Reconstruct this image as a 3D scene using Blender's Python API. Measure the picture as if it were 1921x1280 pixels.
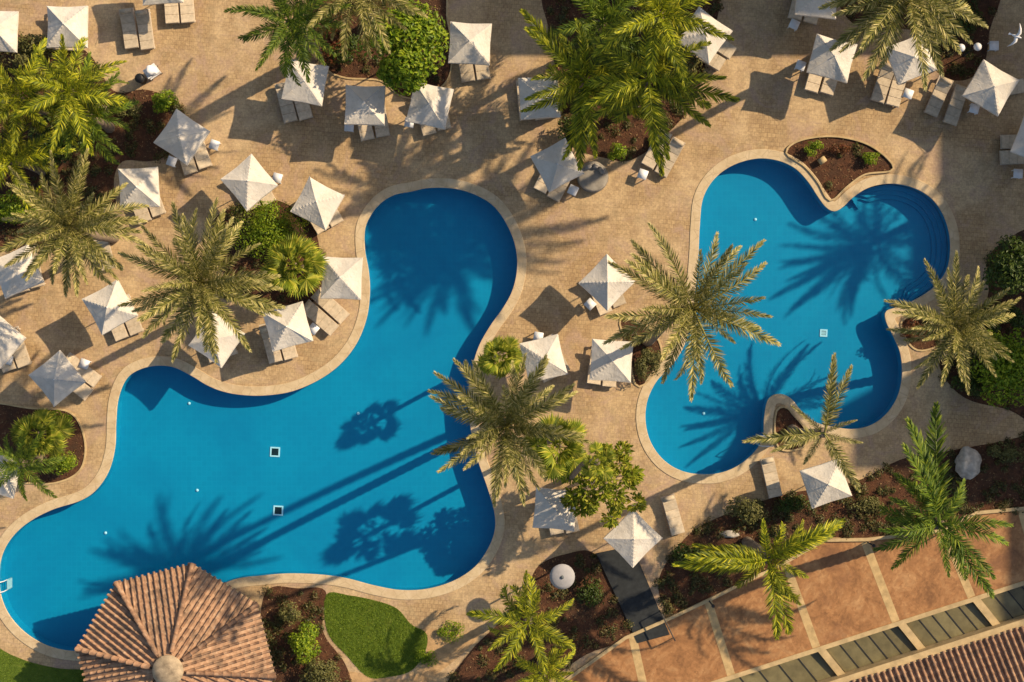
import bpy, bmesh, math, random
import numpy as np
from mathutils import Vector, Matrix, Euler, noise
random.seed(7)
for o in list(bpy.data.objects): bpy.data.objects.remove(o, do_unlink=True)
scene = bpy.context.scene
COL = scene.collection
R = math.radians

# ------------------------------------------------------------------ camera, sky, sun
H = 76.0; S = 38.0                      # drone height (m), photo pixels per ground metre
cam = bpy.data.cameras.new('camera'); cam_o = bpy.data.objects.new('camera', cam); COL.objects.link(cam_o)
cam_o.location = (0, 0, H); cam.sensor_width = 36.0; cam.lens = 36.0*H/(1921/S); cam.clip_end = 2000
scene.camera = cam_o
SUN_EL = R(34.5); SUN_AZ = math.atan2(.883, .468)     # azimuth clockwise from +Y
w = bpy.data.worlds.new('World'); scene.world = w; w.use_nodes = True
nt = w.node_tree; bg = nt.nodes['Background']
sky = nt.nodes.new('ShaderNodeTexSky'); sky.sky_type = 'NISHITA'; sky.sun_disc = False
sky.sun_elevation = SUN_EL; sky.sun_rotation = SUN_AZ; sky.air_density = 1.0; sky.dust_density = 1.5
nt.links.new(sky.outputs[0], bg.inputs[0]); bg.inputs[1].default_value = 0.115
sl = bpy.data.lights.new('sun', 'SUN'); sl.energy = 4.9; sl.angle = R(0.6); sl.color = (1.0, .82, .58)
so = bpy.data.objects.new('sun', sl); COL.objects.link(so)
d = Vector((-.883*math.cos(SUN_EL), -.468*math.cos(SUN_EL), -math.sin(SUN_EL)))
so.rotation_euler = d.to_track_quat('-Z', 'Y').to_euler(); so.location = (60, 30, 60)
scene.view_settings.view_transform = 'Standard'; scene.view_settings.look = 'None'
scene.view_settings.exposure = 0.4; scene.view_settings.gamma = 1.0

# ------------------------------------------------------------------ helpers
def P(px, py, z=0.0):
    k = (H - z)/H/S
    return Vector(((px - 960.5)*k, -(py - 640)*k, z))
def tag(o, label=None, cat=None, group=None, kind=None):
    if label: o['label'] = label
    if cat: o['category'] = cat
    if group: o['group'] = group
    if kind: o['kind'] = kind
    return o
def empty(name, loc=(0,0,0), rz=0.0):
    o = bpy.data.objects.new(name, None); COL.objects.link(o); o.location = loc; o.rotation_euler = (0,0,rz)
    o.empty_display_size = .1
    return o
def link(name, me, parent=None, mat=None):
    o = bpy.data.objects.new(name, me); COL.objects.link(o)
    if mat is not None and not me.materials: me.materials.append(mat)
    if parent is not None: o.parent = parent
    return o
class MB:
    def __init__(s): s.v = []; s.f = []
    def add(s, vs, fs):
        n = len(s.v); s.v += [tuple(v) for v in vs]; s.f += [tuple(i+n for i in f) for f in fs]; return s
    def box(s, c, d, m=None):
        x, y, z = d[0]/2, d[1]/2, d[2]/2
        vs = [Vector((sx*x, sy*y, sz*z)) for sz in (-1,1) for sy in (-1,1) for sx in (-1,1)]
        if m is not None: vs = [m @ v for v in vs]
        vs = [v + Vector(c) for v in vs]
        return s.add(vs, [(0,2,3,1),(4,5,7,6),(0,1,5,4),(2,6,7,3),(0,4,6,2),(1,3,7,5)])
    def tube(s, pts, rad, n=8, cap=True):
        pts = [Vector(p) for p in pts]
        if not isinstance(rad, (list, tuple)): rad = [rad]*len(pts)
        vs = []; fs = []
        for i, p in enumerate(pts):
            t = (pts[min(i+1, len(pts)-1)] - pts[max(i-1, 0)]).normalized()
            a = Vector((1,0,0)) if abs(t.x) < .9 else Vector((0,1,0))
            u = t.cross(a).normalized(); v = t.cross(u)
            for k in range(n):
                an = 2*math.pi*k/n
                vs.append(p + (u*math.cos(an) + v*math.sin(an))*rad[i])
        for i in range(len(pts)-1):
            for k in range(n):
                a = i*n+k; b = i*n+(k+1) % n
                fs.append((a, b, b+n, a+n))
        if cap:
            fs.append(tuple(range(n))[::-1]); m0 = (len(pts)-1)*n; fs.append(tuple(range(m0, m0+n)))
        return s.add(vs, fs)
    def lathe(s, prof, n=16, c=(0,0,0)):
        vs = []; fs = []
        for r, z in prof:
            for k in range(n):
                a = 2*math.pi*k/n; vs.append((c[0]+r*math.cos(a), c[1]+r*math.sin(a), c[2]+z))
        for i in range(len(prof)-1):
            for k in range(n):
                a = i*n+k; b = i*n+(k+1) % n; fs.append((a, b, b+n, a+n))
        fs.append(tuple(range(n))[::-1]); m0 = (len(prof)-1)*n; fs.append(tuple(range(m0, m0+n)))
        return s.add(vs, fs)
    def mesh(s, name, mat=None, smooth=False):
        me = bpy.data.meshes.new(name); me.from_pydata(s.v, [], s.f); me.update()
        if mat is not None: me.materials.append(mat)
        if smooth: me.polygons.foreach_set('use_smooth', [True]*len(me.polygons))
        return me
    def build(s, name, mat, parent=None, smooth=False): return link(name, s.mesh(name, mat, smooth), parent)
def bevel_mesh(me, w, seg=2, smooth=True):
    bm = bmesh.new(); bm.from_mesh(me)
    bmesh.ops.bevel(bm, geom=bm.edges[:], offset=w, segments=seg, affect='EDGES', clamp_overlap=True)
    bm.to_mesh(me); bm.free(); me.update()
    me.polygons.foreach_set('use_smooth', [smooth]*len(me.polygons))
    return me
def copy_tree(o, parent=None):
    c = o.copy(); COL.objects.link(c); c.parent = parent
    for ch in KIDS.get(o.name, []): copy_tree(ch, c)
    return c
KIDS = {}
def reg(o):
    for x in bpy.data.objects:
        if x.parent is not None:
            l = KIDS.setdefault(x.parent.name, [])
            if x not in l: l.append(x)
    return o

def smooth_loop(pts, n=6):
    out = []; N = len(pts)
    for i in range(N):
        p0, p1, p2, p3 = (np.array(pts[(i+k) % N][:2], float) for k in (-1, 0, 1, 2))
        for k in range(n):
            t = k/n
            out.append(.5*((2*p1) + (-p0+p2)*t + (2*p0-5*p1+4*p2-p3)*t*t + (-p0+3*p1-3*p2+p3)*t**3))
    return np.array(out)
def px2w(pts, z=0.0): return np.array([tuple(P(x, y, z))[:2] for x, y in pts])
def area(p): x, y = p[:,0], p[:,1]; return .5*np.sum(x*np.roll(y,-1) - np.roll(x,-1)*y)
def resample(p, step):
    q = np.vstack([p, p[:1]]); L = np.r_[0, np.cumsum(np.hypot(*np.diff(q, axis=0).T))]
    n = max(8, int(L[-1]/step)); t = np.linspace(0, L[-1], n, endpoint=False)
    return np.c_[np.interp(t, L, q[:,0]), np.interp(t, L, q[:,1])]
def offset(p, dist):
    """grow (+) or shrink (-) a closed outline"""
    if area(p) < 0: p = p[::-1]
    t = np.roll(p,-1,0) - np.roll(p,1,0); t /= np.hypot(t[:,0], t[:,1])[:,None]
    nrm = np.c_[t[:,1], -t[:,0]]
    q = p + nrm*dist
    D = np.min(np.hypot(q[:,None,0]-p[None,:,0], q[:,None,1]-p[None,:,1]), axis=1)
    return q[D > abs(dist)*.985]
def region(name, loops, z0, z1=None, mat=None, bevel=0.0):
    """filled flat region (holes by even-odd); z1 gives it thickness"""
    cu = bpy.data.curves.new(name, 'CURVE'); cu.dimensions = '2D'; cu.fill_mode = 'BOTH' if z1 is not None else 'FRONT'
    for lp in loops:
        sp = cu.splines.new('POLY'); sp.points.add(len(lp)-1)
        co = np.zeros((len(lp), 4)); co[:,:2] = lp; co[:,3] = 1
        sp.points.foreach_set('co', co.ravel()); sp.use_cyclic_u = True
    if z1 is not None:
        cu.extrude = max(.0005, (z1-z0)/2 - bevel); cu.bevel_depth = bevel; cu.bevel_resolution = 2; cu.offset = -bevel
    else: cu.fill_mode = 'BOTH'
    tmp = bpy.data.objects.new('tmp', cu); COL.objects.link(tmp)
    bpy.context.view_layer.update()
    me = bpy.data.meshes.new_from_object(tmp.evaluated_get(bpy.context.evaluated_depsgraph_get()))
    bpy.data.objects.remove(tmp, do_unlink=True); bpy.data.curves.remove(cu)
    me.name = name; me.materials.clear()
    if mat: me.materials.append(mat)
    o = bpy.data.objects.new(name, me); COL.objects.link(o)
    o.location.z = z0 if z1 is None else (z0+z1)/2
    return o
def inside(p, x, y):
    a = p; b = np.roll(p, -1, 0)
    c = ((a[:,1] > y) != (b[:,1] > y)) & (x < (b[:,0]-a[:,0])*(y-a[:,1])/(b[:,1]-a[:,1]+1e-12) + a[:,0])
    return np.count_nonzero(c) % 2 == 1
def scatter(poly, n, rng):
    lo = poly.min(0); hi = poly.max(0); out = []
    while len(out) < n:
        x = rng.uniform(lo[0], hi[0]); y = rng.uniform(lo[1], hi[1])
        if inside(poly, x, y): out.append((x, y))
    return out

# ------------------------------------------------------------------ materials
def newmat(name):
    m = bpy.data.materials.new(name); m.use_nodes = True
    n = m.node_tree; b = n.nodes['Principled BSDF']; b.inputs['Specular IOR Level'].default_value = .3
    return m, n, b
def N(n, typ, **kw):
    x = n.nodes.new(typ)
    for k, v in kw.items():
        if k in x.inputs: x.inputs[k].default_value = v
        else: setattr(x, k, v)
    return x
def ramp(n, stops, fac):
    r = n.nodes.new('ShaderNodeValToRGB')
    e = r.color_ramp.elements
    while len(e) < len(stops): e.new(.5)
    for i, (p, c) in enumerate(stops): e[i].position = p; e[i].color = (*c, 1)
    n.links.new(fac, r.inputs[0]); return r
def mix(n, a, b, fac, mode='MIX'):
    x = n.nodes.new('ShaderNodeMix'); x.data_type = 'RGBA'; x.blend_type = mode
    for sock, v in ((x.inputs[6], a), (x.inputs[7], b)):
        if isinstance(v, tuple): sock.default_value = (*v, 1)
        else: n.links.new(v, sock)
    if isinstance(fac, (int, float)): x.inputs[0].default_value = fac
    else: n.links.new(fac, x.inputs[0])
    return x.outputs[2]
def coords(n): return n.nodes.new('ShaderNodeNewGeometry').outputs['Position']
def objc(n): return n.nodes.new('ShaderNodeTexCoord').outputs['Object']
def noise_n(n, vec, scale, detail=4, rough=.6, dist=0):
    x = N(n, 'ShaderNodeTexNoise', Scale=scale, Detail=detail, Roughness=rough, Distortion=dist); n.links.new(vec, x.inputs['Vector']); return x.outputs[0]
def bump(n, b, h, strength, dist=.02):
    x = N(n, 'ShaderNodeBump', Strength=strength, Distance=dist); n.links.new(h, x.inputs['Height']); n.links.new(x.outputs[0], b.inputs['Normal'])
def simple(name, col, rough=.6, var=.15, scale=3.0, metal=0.0, rnd=0.0, bumps=0.0, bscale=20):
    m, n, b = newmat(name); v = objc(n)
    dark = tuple(c*(1-var) for c in col); light = tuple(min(1, c*(1+var)) for c in col)
    r = ramp(n, [(.3, dark), (.7, light)], noise_n(n, v, scale)); out = r.outputs[0]
    if rnd:
        oi = n.nodes.new('ShaderNodeObjectInfo'); hs = N(n, 'ShaderNodeHueSaturation')
        mr = N(n, 'ShaderNodeMapRange'); mr.inputs[3].default_value = 1-rnd; mr.inputs[4].default_value = 1+rnd
        n.links.new(oi.outputs['Random'], mr.inputs[0]); n.links.new(mr.outputs[0], hs.inputs['Value']); n.links.new(out, hs.inputs['Color']); out = hs.outputs[0]
    n.links.new(out, b.inputs['Base Color']); b.inputs['Roughness'].default_value = rough; b.inputs['Metallic'].default_value = metal
    if bumps: bump(n, b, noise_n(n, v, bscale), bumps)
    return m
def leafmat(name, cols, rough=.45, trans=.25, rnd=.2):
    """leaf colour varies from leaf to leaf, plant to plant"""
    m, n, b = newmat(name); g = n.nodes.new('ShaderNodeNewGeometry')
    k = len(cols)-1
    r = ramp(n, [(i/k, c) for i, c in enumerate(cols)], g.outputs['Random Per Island'])
    oi = n.nodes.new('ShaderNodeObjectInfo'); hs = N(n, 'ShaderNodeHueSaturation')
    mr = N(n, 'ShaderNodeMapRange'); mr.inputs[3].default_value = 1-rnd; mr.inputs[4].default_value = 1+rnd
    n.links.new(oi.outputs['Random'], mr.inputs[0]); n.links.new(mr.outputs[0], hs.inputs['Value']); n.links.new(r.outputs[0], hs.inputs['Color'])
    n.links.new(hs.outputs[0], b.inputs['Base Color']); b.inputs['Roughness'].default_value = rough
    t = n.nodes.new('ShaderNodeBsdfTranslucent'); n.links.new(hs.outputs[0], t.inputs['Color'])
    ms = N(n, 'ShaderNodeMixShader'); ms.inputs[0].default_value = trans
    n.links.new(b.outputs[0], ms.inputs[1]); n.links.new(t.outputs[0], ms.inputs[2])
    n.links.new(ms.outputs[0], n.nodes['Material Output'].inputs[0])
    return m

def deck_mat():
    m, n, b = newmat('deck_pavers'); v = coords(n)
    mp = N(n, 'ShaderNodeMapping'); mp.inputs['Rotation'].default_value = (0, 0, R(4)); n.links.new(v, mp.inputs[0])
    br = N(n, 'ShaderNodeTexBrick', Scale=1.0); br.offset = .5
    br.inputs['Brick Width'].default_value = .21; br.inputs['Row Height'].default_value = .21; br.inputs['Mortar Size'].default_value = .010
    br.inputs['Mortar Smooth'].default_value = .3
    br.inputs['Color1'].default_value = (.49,.335,.17,1); br.inputs['Color2'].default_value = (.38,.25,.125,1); br.inputs['Mortar'].default_value = (.24,.16,.085,1)
    n.links.new(mp.outputs[0], br.inputs[0])
    big = noise_n(n, v, .32, 5, .6, .6); mid = noise_n(n, v, 1.9, 5, .7)
    c = mix(n, br.outputs[0], (.63,.46,.265), ramp(n, [(.42,(0,0,0)),(.66,(.8,.8,.8))], big).outputs[0])
    c = mix(n, c, (.26,.165,.09), ramp(n, [(.47,(0,0,0)),(.72,(.6,.6,.6))], mid).outputs[0])
    c = mix(n, c, (.42,.285,.205), ramp(n, [(.5,(0,0,0)),(.66,(.75,.75,.75))], noise_n(n, v, .55, 6, .7, 1.2)).outputs[0])
    c = mix(n, c, (.33,.25,.14), ramp(n, [(.52,(0,0,0)),(.7,(.6,.6,.6))], noise_n(n, v, 1.1, 6, .75, .5)).outputs[0])
    fine = noise_n(n, v, 9, 4, .75)
    c = mix(n, c, ramp(n, [(.3,(.68,.66,.63)),(.7,(1.16,1.14,1.08))], fine).outputs[0], 1.0, 'MULTIPLY')
    n.links.new(c, b.inputs['Base Color']); b.inputs['Roughness'].default_value = .85
    bump(n, b, br.outputs[1], -.4, .01)
    return m
def coping_mat():
    m, n, b = newmat('coping_stone'); v = coords(n)
    c = ramp(n, [(.3,(.47,.345,.19)),(.55,(.56,.425,.25)),(.8,(.60,.475,.31))], noise_n(n, v, 2.2, 5, .65)).outputs[0]
    vo = N(n, 'ShaderNodeTexVoronoi', Scale=1.9); vo.feature = 'DISTANCE_TO_EDGE'; n.links.new(v, vo.inputs['Vector'])
    c = mix(n, c, (.34,.24,.14), ramp(n, [(.0,(.55,.55,.55)),(.035,(0,0,0))], vo.outputs[0]).outputs[0])
    c = mix(n, c, (.42,.27,.14), ramp(n, [(.5,(0,0,0)),(.75,(.6,.6,.6))], noise_n(n, v, .7, 4, .6)).outputs[0])
    n.links.new(c, b.inputs['Base Color']); b.inputs['Roughness'].default_value = .75; bump(n, b, noise_n(n, v, 30), .2)
    return m
def tile_mat():
    m, n, b = newmat('pool_tile'); v = coords(n)
    br = N(n, 'ShaderNodeTexBrick', Scale=1.0); br.offset = 0
    br.inputs['Brick Width'].default_value = .25; br.inputs['Row Height'].default_value = .25; br.inputs['Mortar Size'].default_value = .012
    br.inputs['Color1'].default_value = (.001,.275,.43,1); br.inputs['Color2'].default_value = (.001,.295,.45,1); br.inputs['Mortar'].default_value = (.006,.32,.47,1)
    n.links.new(v, br.inputs[0])
    c = mix(n, br.outputs[0], (.001,.21,.37), ramp(n, [(.4,(0,0,0)),(.70,(.7,.7,.7))], noise_n(n, v, .16, 5, .6, .8)).outputs[0])
    n.links.new(c, b.inputs['Base Color']); b.inputs['Roughness'].default_value = .5
    return m
def water_mat():
    m, n, b = newmat('pool_water'); v = coords(n); n.nodes.remove(b)
    bm_ = N(n, 'ShaderNodeBump', Strength=.5, Distance=.06); n.links.new(noise_n(n, v, 2.2, 5, .6, .8), bm_.inputs['Height'])
    lw_ = N(n, 'ShaderNodeLayerWeight', Blend=.5); n.links.new(bm_.outputs[0], lw_.inputs['Normal'])
    pw = N(n, 'ShaderNodeMath', operation='POWER'); n.links.new(lw_.outputs['Facing'], pw.inputs[0]); pw.inputs[1].default_value = 5.0
    fr = N(n, 'ShaderNodeMath', operation='MULTIPLY_ADD'); n.links.new(pw.outputs[0], fr.inputs[0]); fr.inputs[1].default_value = .95; fr.inputs[2].default_value = .02
    tr = n.nodes.new('ShaderNodeBsdfTransparent'); tr.inputs[0].default_value = (.62,.86,.93,1)
    gl = n.nodes.new('ShaderNodeBsdfGlossy'); gl.inputs['Roughness'].default_value = .06; n.links.new(bm_.outputs[0], gl.inputs['Normal'])
    ms = n.nodes.new('ShaderNodeMixShader'); n.links.new(fr.outputs[0], ms.inputs[0]); n.links.new(tr.outputs[0], ms.inputs[1]); n.links.new(gl.outputs[0], ms.inputs[2])
    n.links.new(ms.outputs[0], n.nodes['Material Output'].inputs[0])
    return m
def soil_mat():
    m, n, b = newmat('red_soil'); v = coords(n)
    c = ramp(n, [(.25,(.035,.015,.008)),(.5,(.095,.038,.017)),(.78,(.19,.085,.037))], noise_n(n, v, 3.0, 8, .75)).outputs[0]
    c = mix(n, c, (.055,.032,.018), ramp(n, [(.45,(0,0,0)),(.7,(.8,.8,.8))], noise_n(n, v, .8, 4)).outputs[0])
    n.links.new(c, b.inputs['Base Color']); b.inputs['Roughness'].default_value = .95; bump(n, b, noise_n(n, v, 9, 8, .8), 1.0, .08)
    return m
def grass_mat():
    m, n, b = newmat('lawn_turf'); v = coords(n)
    c = ramp(n, [(.3,(.055,.09,.006)),(.55,(.10,.15,.011)),(.8,(.20,.19,.04))], noise_n(n, v, 2.2, 8, .75)).outputs[0]
    n.links.new(c, b.inputs['Base Color']); b.inputs['Roughness'].default_value = .9; bump(n, b, noise_n(n, v, 25, 6, .8), 1.0, .05)
    return m
def terrace_mat():
    m, n, b = newmat('salmon_terrazzo'); v = coords(n)
    c = ramp(n, [(.28,(.17,.078,.03)),(.5,(.345,.165,.062)),(.72,(.48,.275,.12))], noise_n(n, v, .9, 9, .72, .8)).outputs[0]
    vo = N(n, 'ShaderNodeTexVoronoi', Scale=9.0); n.links.new(v, vo.inputs['Vector'])
    c = mix(n, c, ramp(n, [(0,(.75,.72,.7)),(1,(1.12,1.1,1.08))], vo.outputs['Color']).outputs[0], 1.0, 'MULTIPLY')
    c = mix(n, c, (.19,.085,.04), ramp(n, [(.56,(0,0,0)),(.72,(.75,.75,.75))], noise_n(n, v, .35, 6, .65)).outputs[0])
    n.links.new(c, b.inputs['Base Color']); b.inputs['Roughness'].default_value = .7
    return m
def fabric_mat():
    m, n, b = newmat('parasol_canvas'); v = objc(n)
    oi = n.nodes.new('ShaderNodeObjectInfo')
    add = n.nodes.new('ShaderNodeVectorMath'); add.operation = 'ADD'; n.links.new(v, add.inputs[0])
    cb = n.nodes.new('ShaderNodeCombineXYZ'); mu = N(n, 'ShaderNodeMath', operation='MULTIPLY'); mu.inputs[1].default_value = 60
    n.links.new(oi.outputs['Random'], mu.inputs[0]); n.links.new(mu.outputs[0], cb.inputs[2]); n.links.new(cb.outputs[0], add.inputs[1])
    vv = add.outputs[0]
    c = ramp(n, [(.3,(.60,.53,.43)),(.65,(.73,.66,.555))], noise_n(n, vv, 1.6, 5, .7)).outputs[0]
    c = mix(n, c, (.45,.37,.28), ramp(n, [(.56,(0,0,0)),(.75,(.6,.6,.6))], noise_n(n, vv, 3.5, 6, .75)).outputs[0])
    n.links.new(c, b.inputs['Base Color']); b.inputs['Roughness'].default_value = .9
    bump(n, b, noise_n(n, vv, 4.0, 4, .6, 1.0), .55, .06)
    t = n.nodes.new('ShaderNodeBsdfTranslucent'); n.links.new(c, t.inputs['Color'])
    ms = N(n, 'ShaderNodeMixShader'); ms.inputs[0].default_value = .12
    n.links.new(b.outputs[0], ms.inputs[1]); n.links.new(t.outputs[0], ms.inputs[2]); n.links.new(ms.outputs[0], n.nodes['Material Output'].inputs[0])
    return m
def rooftile_mat():
    m, n, b = newmat('clay_tile'); v = coords(n)
    oi = n.nodes.new('ShaderNodeObjectInfo')
    a = ramp(n, [(0,(.19,.105,.06)),(.35,(.34,.185,.10)),(.7,(.43,.29,.17)),(1,(.24,.125,.065))], oi.outputs['Random']).outputs[0]
    c = mix(n, a, ramp(n, [(.3,(.15,.08,.05)),(.5,(.37,.20,.11)),(.75,(.60,.43,.28))], noise_n(n, v, 4.5, 6, .7)).outputs[0], .62)
    c = mix(n, c, (.10,.07,.048), ramp(n, [(.48,(0,0,0)),(.68,(.8,.8,.8))], noise_n(n, v, 1.3, 6, .7)).outputs[0])
    n.links.new(c, b.inputs['Base Color']); b.inputs['Roughness'].default_value = .85; bump(n, b, noise_n(n, v, 18), .3)
    return m
M = dict(deck=deck_mat(), coping=coping_mat(), tile=tile_mat(), water=water_mat(), soil=soil_mat(), grass=grass_mat(), terrace=terrace_mat(),
    cap=simple('weathered_cap', (.34,.255,.16), .9, .4, 3, bumps=.6), canvas=fabric_mat(), clay=rooftile_mat(),
    white=simple('white_plastic', (.72,.70,.67), .4, .06, rnd=.06), white_metal=simple('white_metal', (.7,.69,.66), .35, .05),
    mattress=simple('beige_mattress', (.54,.43,.29), .85, .18, 5, rnd=.18, bumps=.3), resin=simple('cream_resin', (.52,.44,.34), .5, .08, rnd=.1),
    pole=simple('grey_pole', (.45,.44,.42), .4, .1), concrete=simple('concrete', (.36,.34,.31), .9, .2, 8),
    cream=simple('cream_render', (.46,.33,.165), .85, .22, 2.5), strip=simple('cream_paving', (.47,.32,.145), .85, .25, 3.0),
    bark=simple('palm_bark', (.19,.14,.095), .95, .4, 7, bumps=.8), wood=simple('branch_bark', (.12,.085,.06), .95, .3, 8),
    dark=simple('dark_rubber', (.022,.024,.024), .8, .3, 5), darkmetal=simple('dark_metal', (.03,.028,.026), .5, .2),
    glass=simple('green_glass', (.15,.125,.06), .3, .25, 2.0, rnd=.25), stone=simple('pale_stone', (.40,.35,.28), .9, .45, 2.5, bumps=.9, bscale=5),
    fitting=simple('white_fitting', (.85,.9,.9), .4, .03), grate=simple('dark_grate', (.012,.03,.035), .5, .2),
    sand=simple('sandy_soil', (.42,.26,.12), .95, .35, 2.5, bumps=.8), linen=simple('white_linen', (.78,.75,.72), .9, .08),
    wicker=simple('grey_wicker', (.20,.175,.14), .9, .3, 12, bumps=.6, bscale=40), wall=simple('hotel_render', (.62,.56,.47), .9, .1),
    window=simple('hotel_glass', (.05,.07,.08), .15, .2), litter=leafmat('leaf_litter', [(.05,.025,.012),(.16,.08,.03),(.28,.17,.08),(.09,.05,.02)], .9, 0, 0),
    date=leafmat('date_leaflet', [(.06,.068,.012),(.17,.17,.03),(.36,.31,.08),(.62,.51,.22)], .5, .3, .18),
    dead=leafmat('dry_leaflet', [(.16,.09,.035),(.27,.17,.07),(.34,.23,.11)], .8, .1, .2),
    feather=leafmat('feather_leaflet', [(.04,.06,.004),(.17,.205,.008),(.38,.39,.013),(.60,.53,.03)], .55, .36, .22),
    deepfeather=leafmat('dark_feather_leaflet', [(.035,.07,.005),(.085,.14,.009),(.16,.22,.013),(.26,.29,.02)], .6, .27, .2),
    fan=leafmat('fan_leaf', [(.09,.13,.008),(.21,.25,.014),(.34,.35,.025),(.48,.43,.05)], .6, .4, .2),
    bush=leafmat('bright_leaf', [(.07,.125,.005),(.16,.25,.009),(.26,.34,.012),(.38,.43,.025)], .5, .36, .1),
    darkbush=leafmat('dark_leaf', [(.025,.045,.006),(.05,.08,.009),(.09,.12,.013)], .45, .22, .15),
    olive=leafmat('olive_leaf', [(.07,.075,.018),(.14,.135,.035),(.23,.2,.06)], .55, .22, .15),
    blade=leafmat('grass_blade', [(.075,.13,.005),(.145,.215,.009),(.23,.28,.018)], .6, .25, 0),
    red=leafmat('red_leaf', [(.12,.03,.012),(.22,.07,.02),(.16,.10,.03)], .5, .2, .15))

# ------------------------------------------------------------------ outlines (photo pixels at ground level)
POOL1 = [(770,360),(805,353),(850,354),(890,365),(925,386),(950,420),(966,460),(970,500),(962,542),(944,577),(919,612),(897,652),(884,698),(878,745),(882,800),(895,860),(914,915),(927,960),(928,995),(915,1030),(890,1064),(850,1090),(800,1105),(750,1107),(700,1098),(650,1085),(600,1078),(540,1076),(490,1080),(440,1087),(390,1110),(330,1150),(270,1190),(210,1215),(150,1222),(100,1215),(60,1196),(30,1170),(10,1140),(0,1105),(0,1062),(9,1030),(30,1000),(60,976),(100,956),(150,940),(180,920),(204,885),(216,840),(218,792),(222,750),(235,715),(255,697),(288,687),(325,689),(360,706),(390,724),(422,736),(460,742),(502,742),(550,734),(600,712),(640,682),(670,643),(688,597),(694,550),(692,510),(685,470),(685,430),(696,404),(715,381),(740,366)]
POOL2 = [(1313,420),(1319,372),(1341,335),(1376,310),(1420,298),(1460,302),(1492,317),(1516,342),(1535,371),(1550,390),(1565,397),(1581,389),(1601,370),(1631,352),(1670,345),(1711,352),(1746,372),(1770,405),(1782,450),(1778,500),(1756,535),(1721,560),(1688,575),(1662,584),(1662,604),(1676,632),(1688,662),(1692,700),(1685,740),(1665,774),(1635,797),(1600,805),(1565,801),(1530,792),(1505,773),(1484,748),(1462,739),(1441,749),(1433,785),(1430,825),(1405,858),(1370,881),(1330,890),(1283,885),(1246,864),(1221,830),(1211,790),(1215,750),(1233,714),(1260,686),(1283,650),(1297,600),(1305,540),(1310,480)]
pool1 = resample(px2w(smooth_loop(POOL1)), .14); pool2 = resample(px2w(smooth_loop(POOL2)), .14)

# deck: one sheet to the horizon, with the two pools cut out
B = 420
FA = P(1300,1293); FB = P(2010,1064); ft = (FB-FA).normalized(); fn = Vector((ft.y, -ft.x, 0)); Lf = (FB-FA).length; WD = 1.55
wellhole = np.array([tuple(FA + ft*a_ + fn*b_)[:2] for a_, b_ in ((-2,.02),(Lf,.02),(Lf,WD+.1),(-2,WD+.1))])
ground = region('paved_deck', [np.array([(-B,-B),(B,-B),(B,B),(-B,B)], float), offset(pool1, .10), offset(pool2, .10), wellhole], 0.0, mat=M['deck'])
tag(ground, kind='structure')
FLOOR = -.93
for pl, nm in ((pool1, 'large'), (pool2, 'small')):
    p = pl if area(pl) > 0 else pl[::-1]
    cp = region('pool_coping', [offset(p, .47), p - 0], -.05, .03, M['coping'], .018); tag(cp, kind='structure')
    wl = offset(p, .025); mb = MB(); n = len(wl)
    mb.add([(x, y, .0) for x, y in wl] + [(x, y, FLOOR) for x, y in wl], [(i, i+n, (i+1) % n+n, (i+1) % n) for i in range(n)])
    fl = region('pool_floor', [wl], FLOOR, None, M['tile']); tag(fl, kind='structure')
    bs = mb.build('pool_wall', M['tile'], None, True); tag(bs, kind='structure')
    wt = region('pool_water', [offset(p, .02)], -.09, None, M['water']); tag(wt, kind='structure')
def ribbon(pts, width, n=40):
    q = np.array(pts, float)
    return q
# underwater steps round the lobe of the small pool
lobe = smooth_loop([(1601,370),(1631,352),(1670,345),(1711,352),(1746,372),(1770,405),(1782,450),(1778,500),(1756,535),(1721,560),(1690,574)], 6)[:-6]
c0 = np.array((1672, 458.0))
st = empty('pool_steps', P(1672,458,FLOOR)); tag(st, 'curved underwater steps round the lobe of the smaller pool', 'steps')
for k, (w_, top) in enumerate(((.034, -.55), (.26, -.70), (.48, -.82))):
    outer = px2w(lobe); ctr = np.array(P(*c0)[:2]); dv = outer - ctr; ln = np.hypot(*dv.T)[:,None]
    o_ = ctr + dv*(1 + .02/ln*0) - dv/ln*(w_-.03); i_ = ctr + dv - dv/ln*(w_+.20)
    n = len(o_); mb = MB(); off = np.array(st.location)
    vs = [(x-off[0], y-off[1], z-off[2]) for arr, z in ((o_, top), (i_, top), (o_, FLOOR+.002), (i_, FLOOR+.002)) for x, y in arr]
    fs = []
    for i in range(n-1): fs += [(i, i+1, n+i+1, n+i), (n+i, n+i+1, 3*n+i+1, 3*n+i)]
    fs += [(0, n, 3*n, 2*n), (n-1, 3*n-1, 4*n-1, 2*n-1)]
    mb.add(vs, fs); mb.build('step', M['tile'], st)

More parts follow.
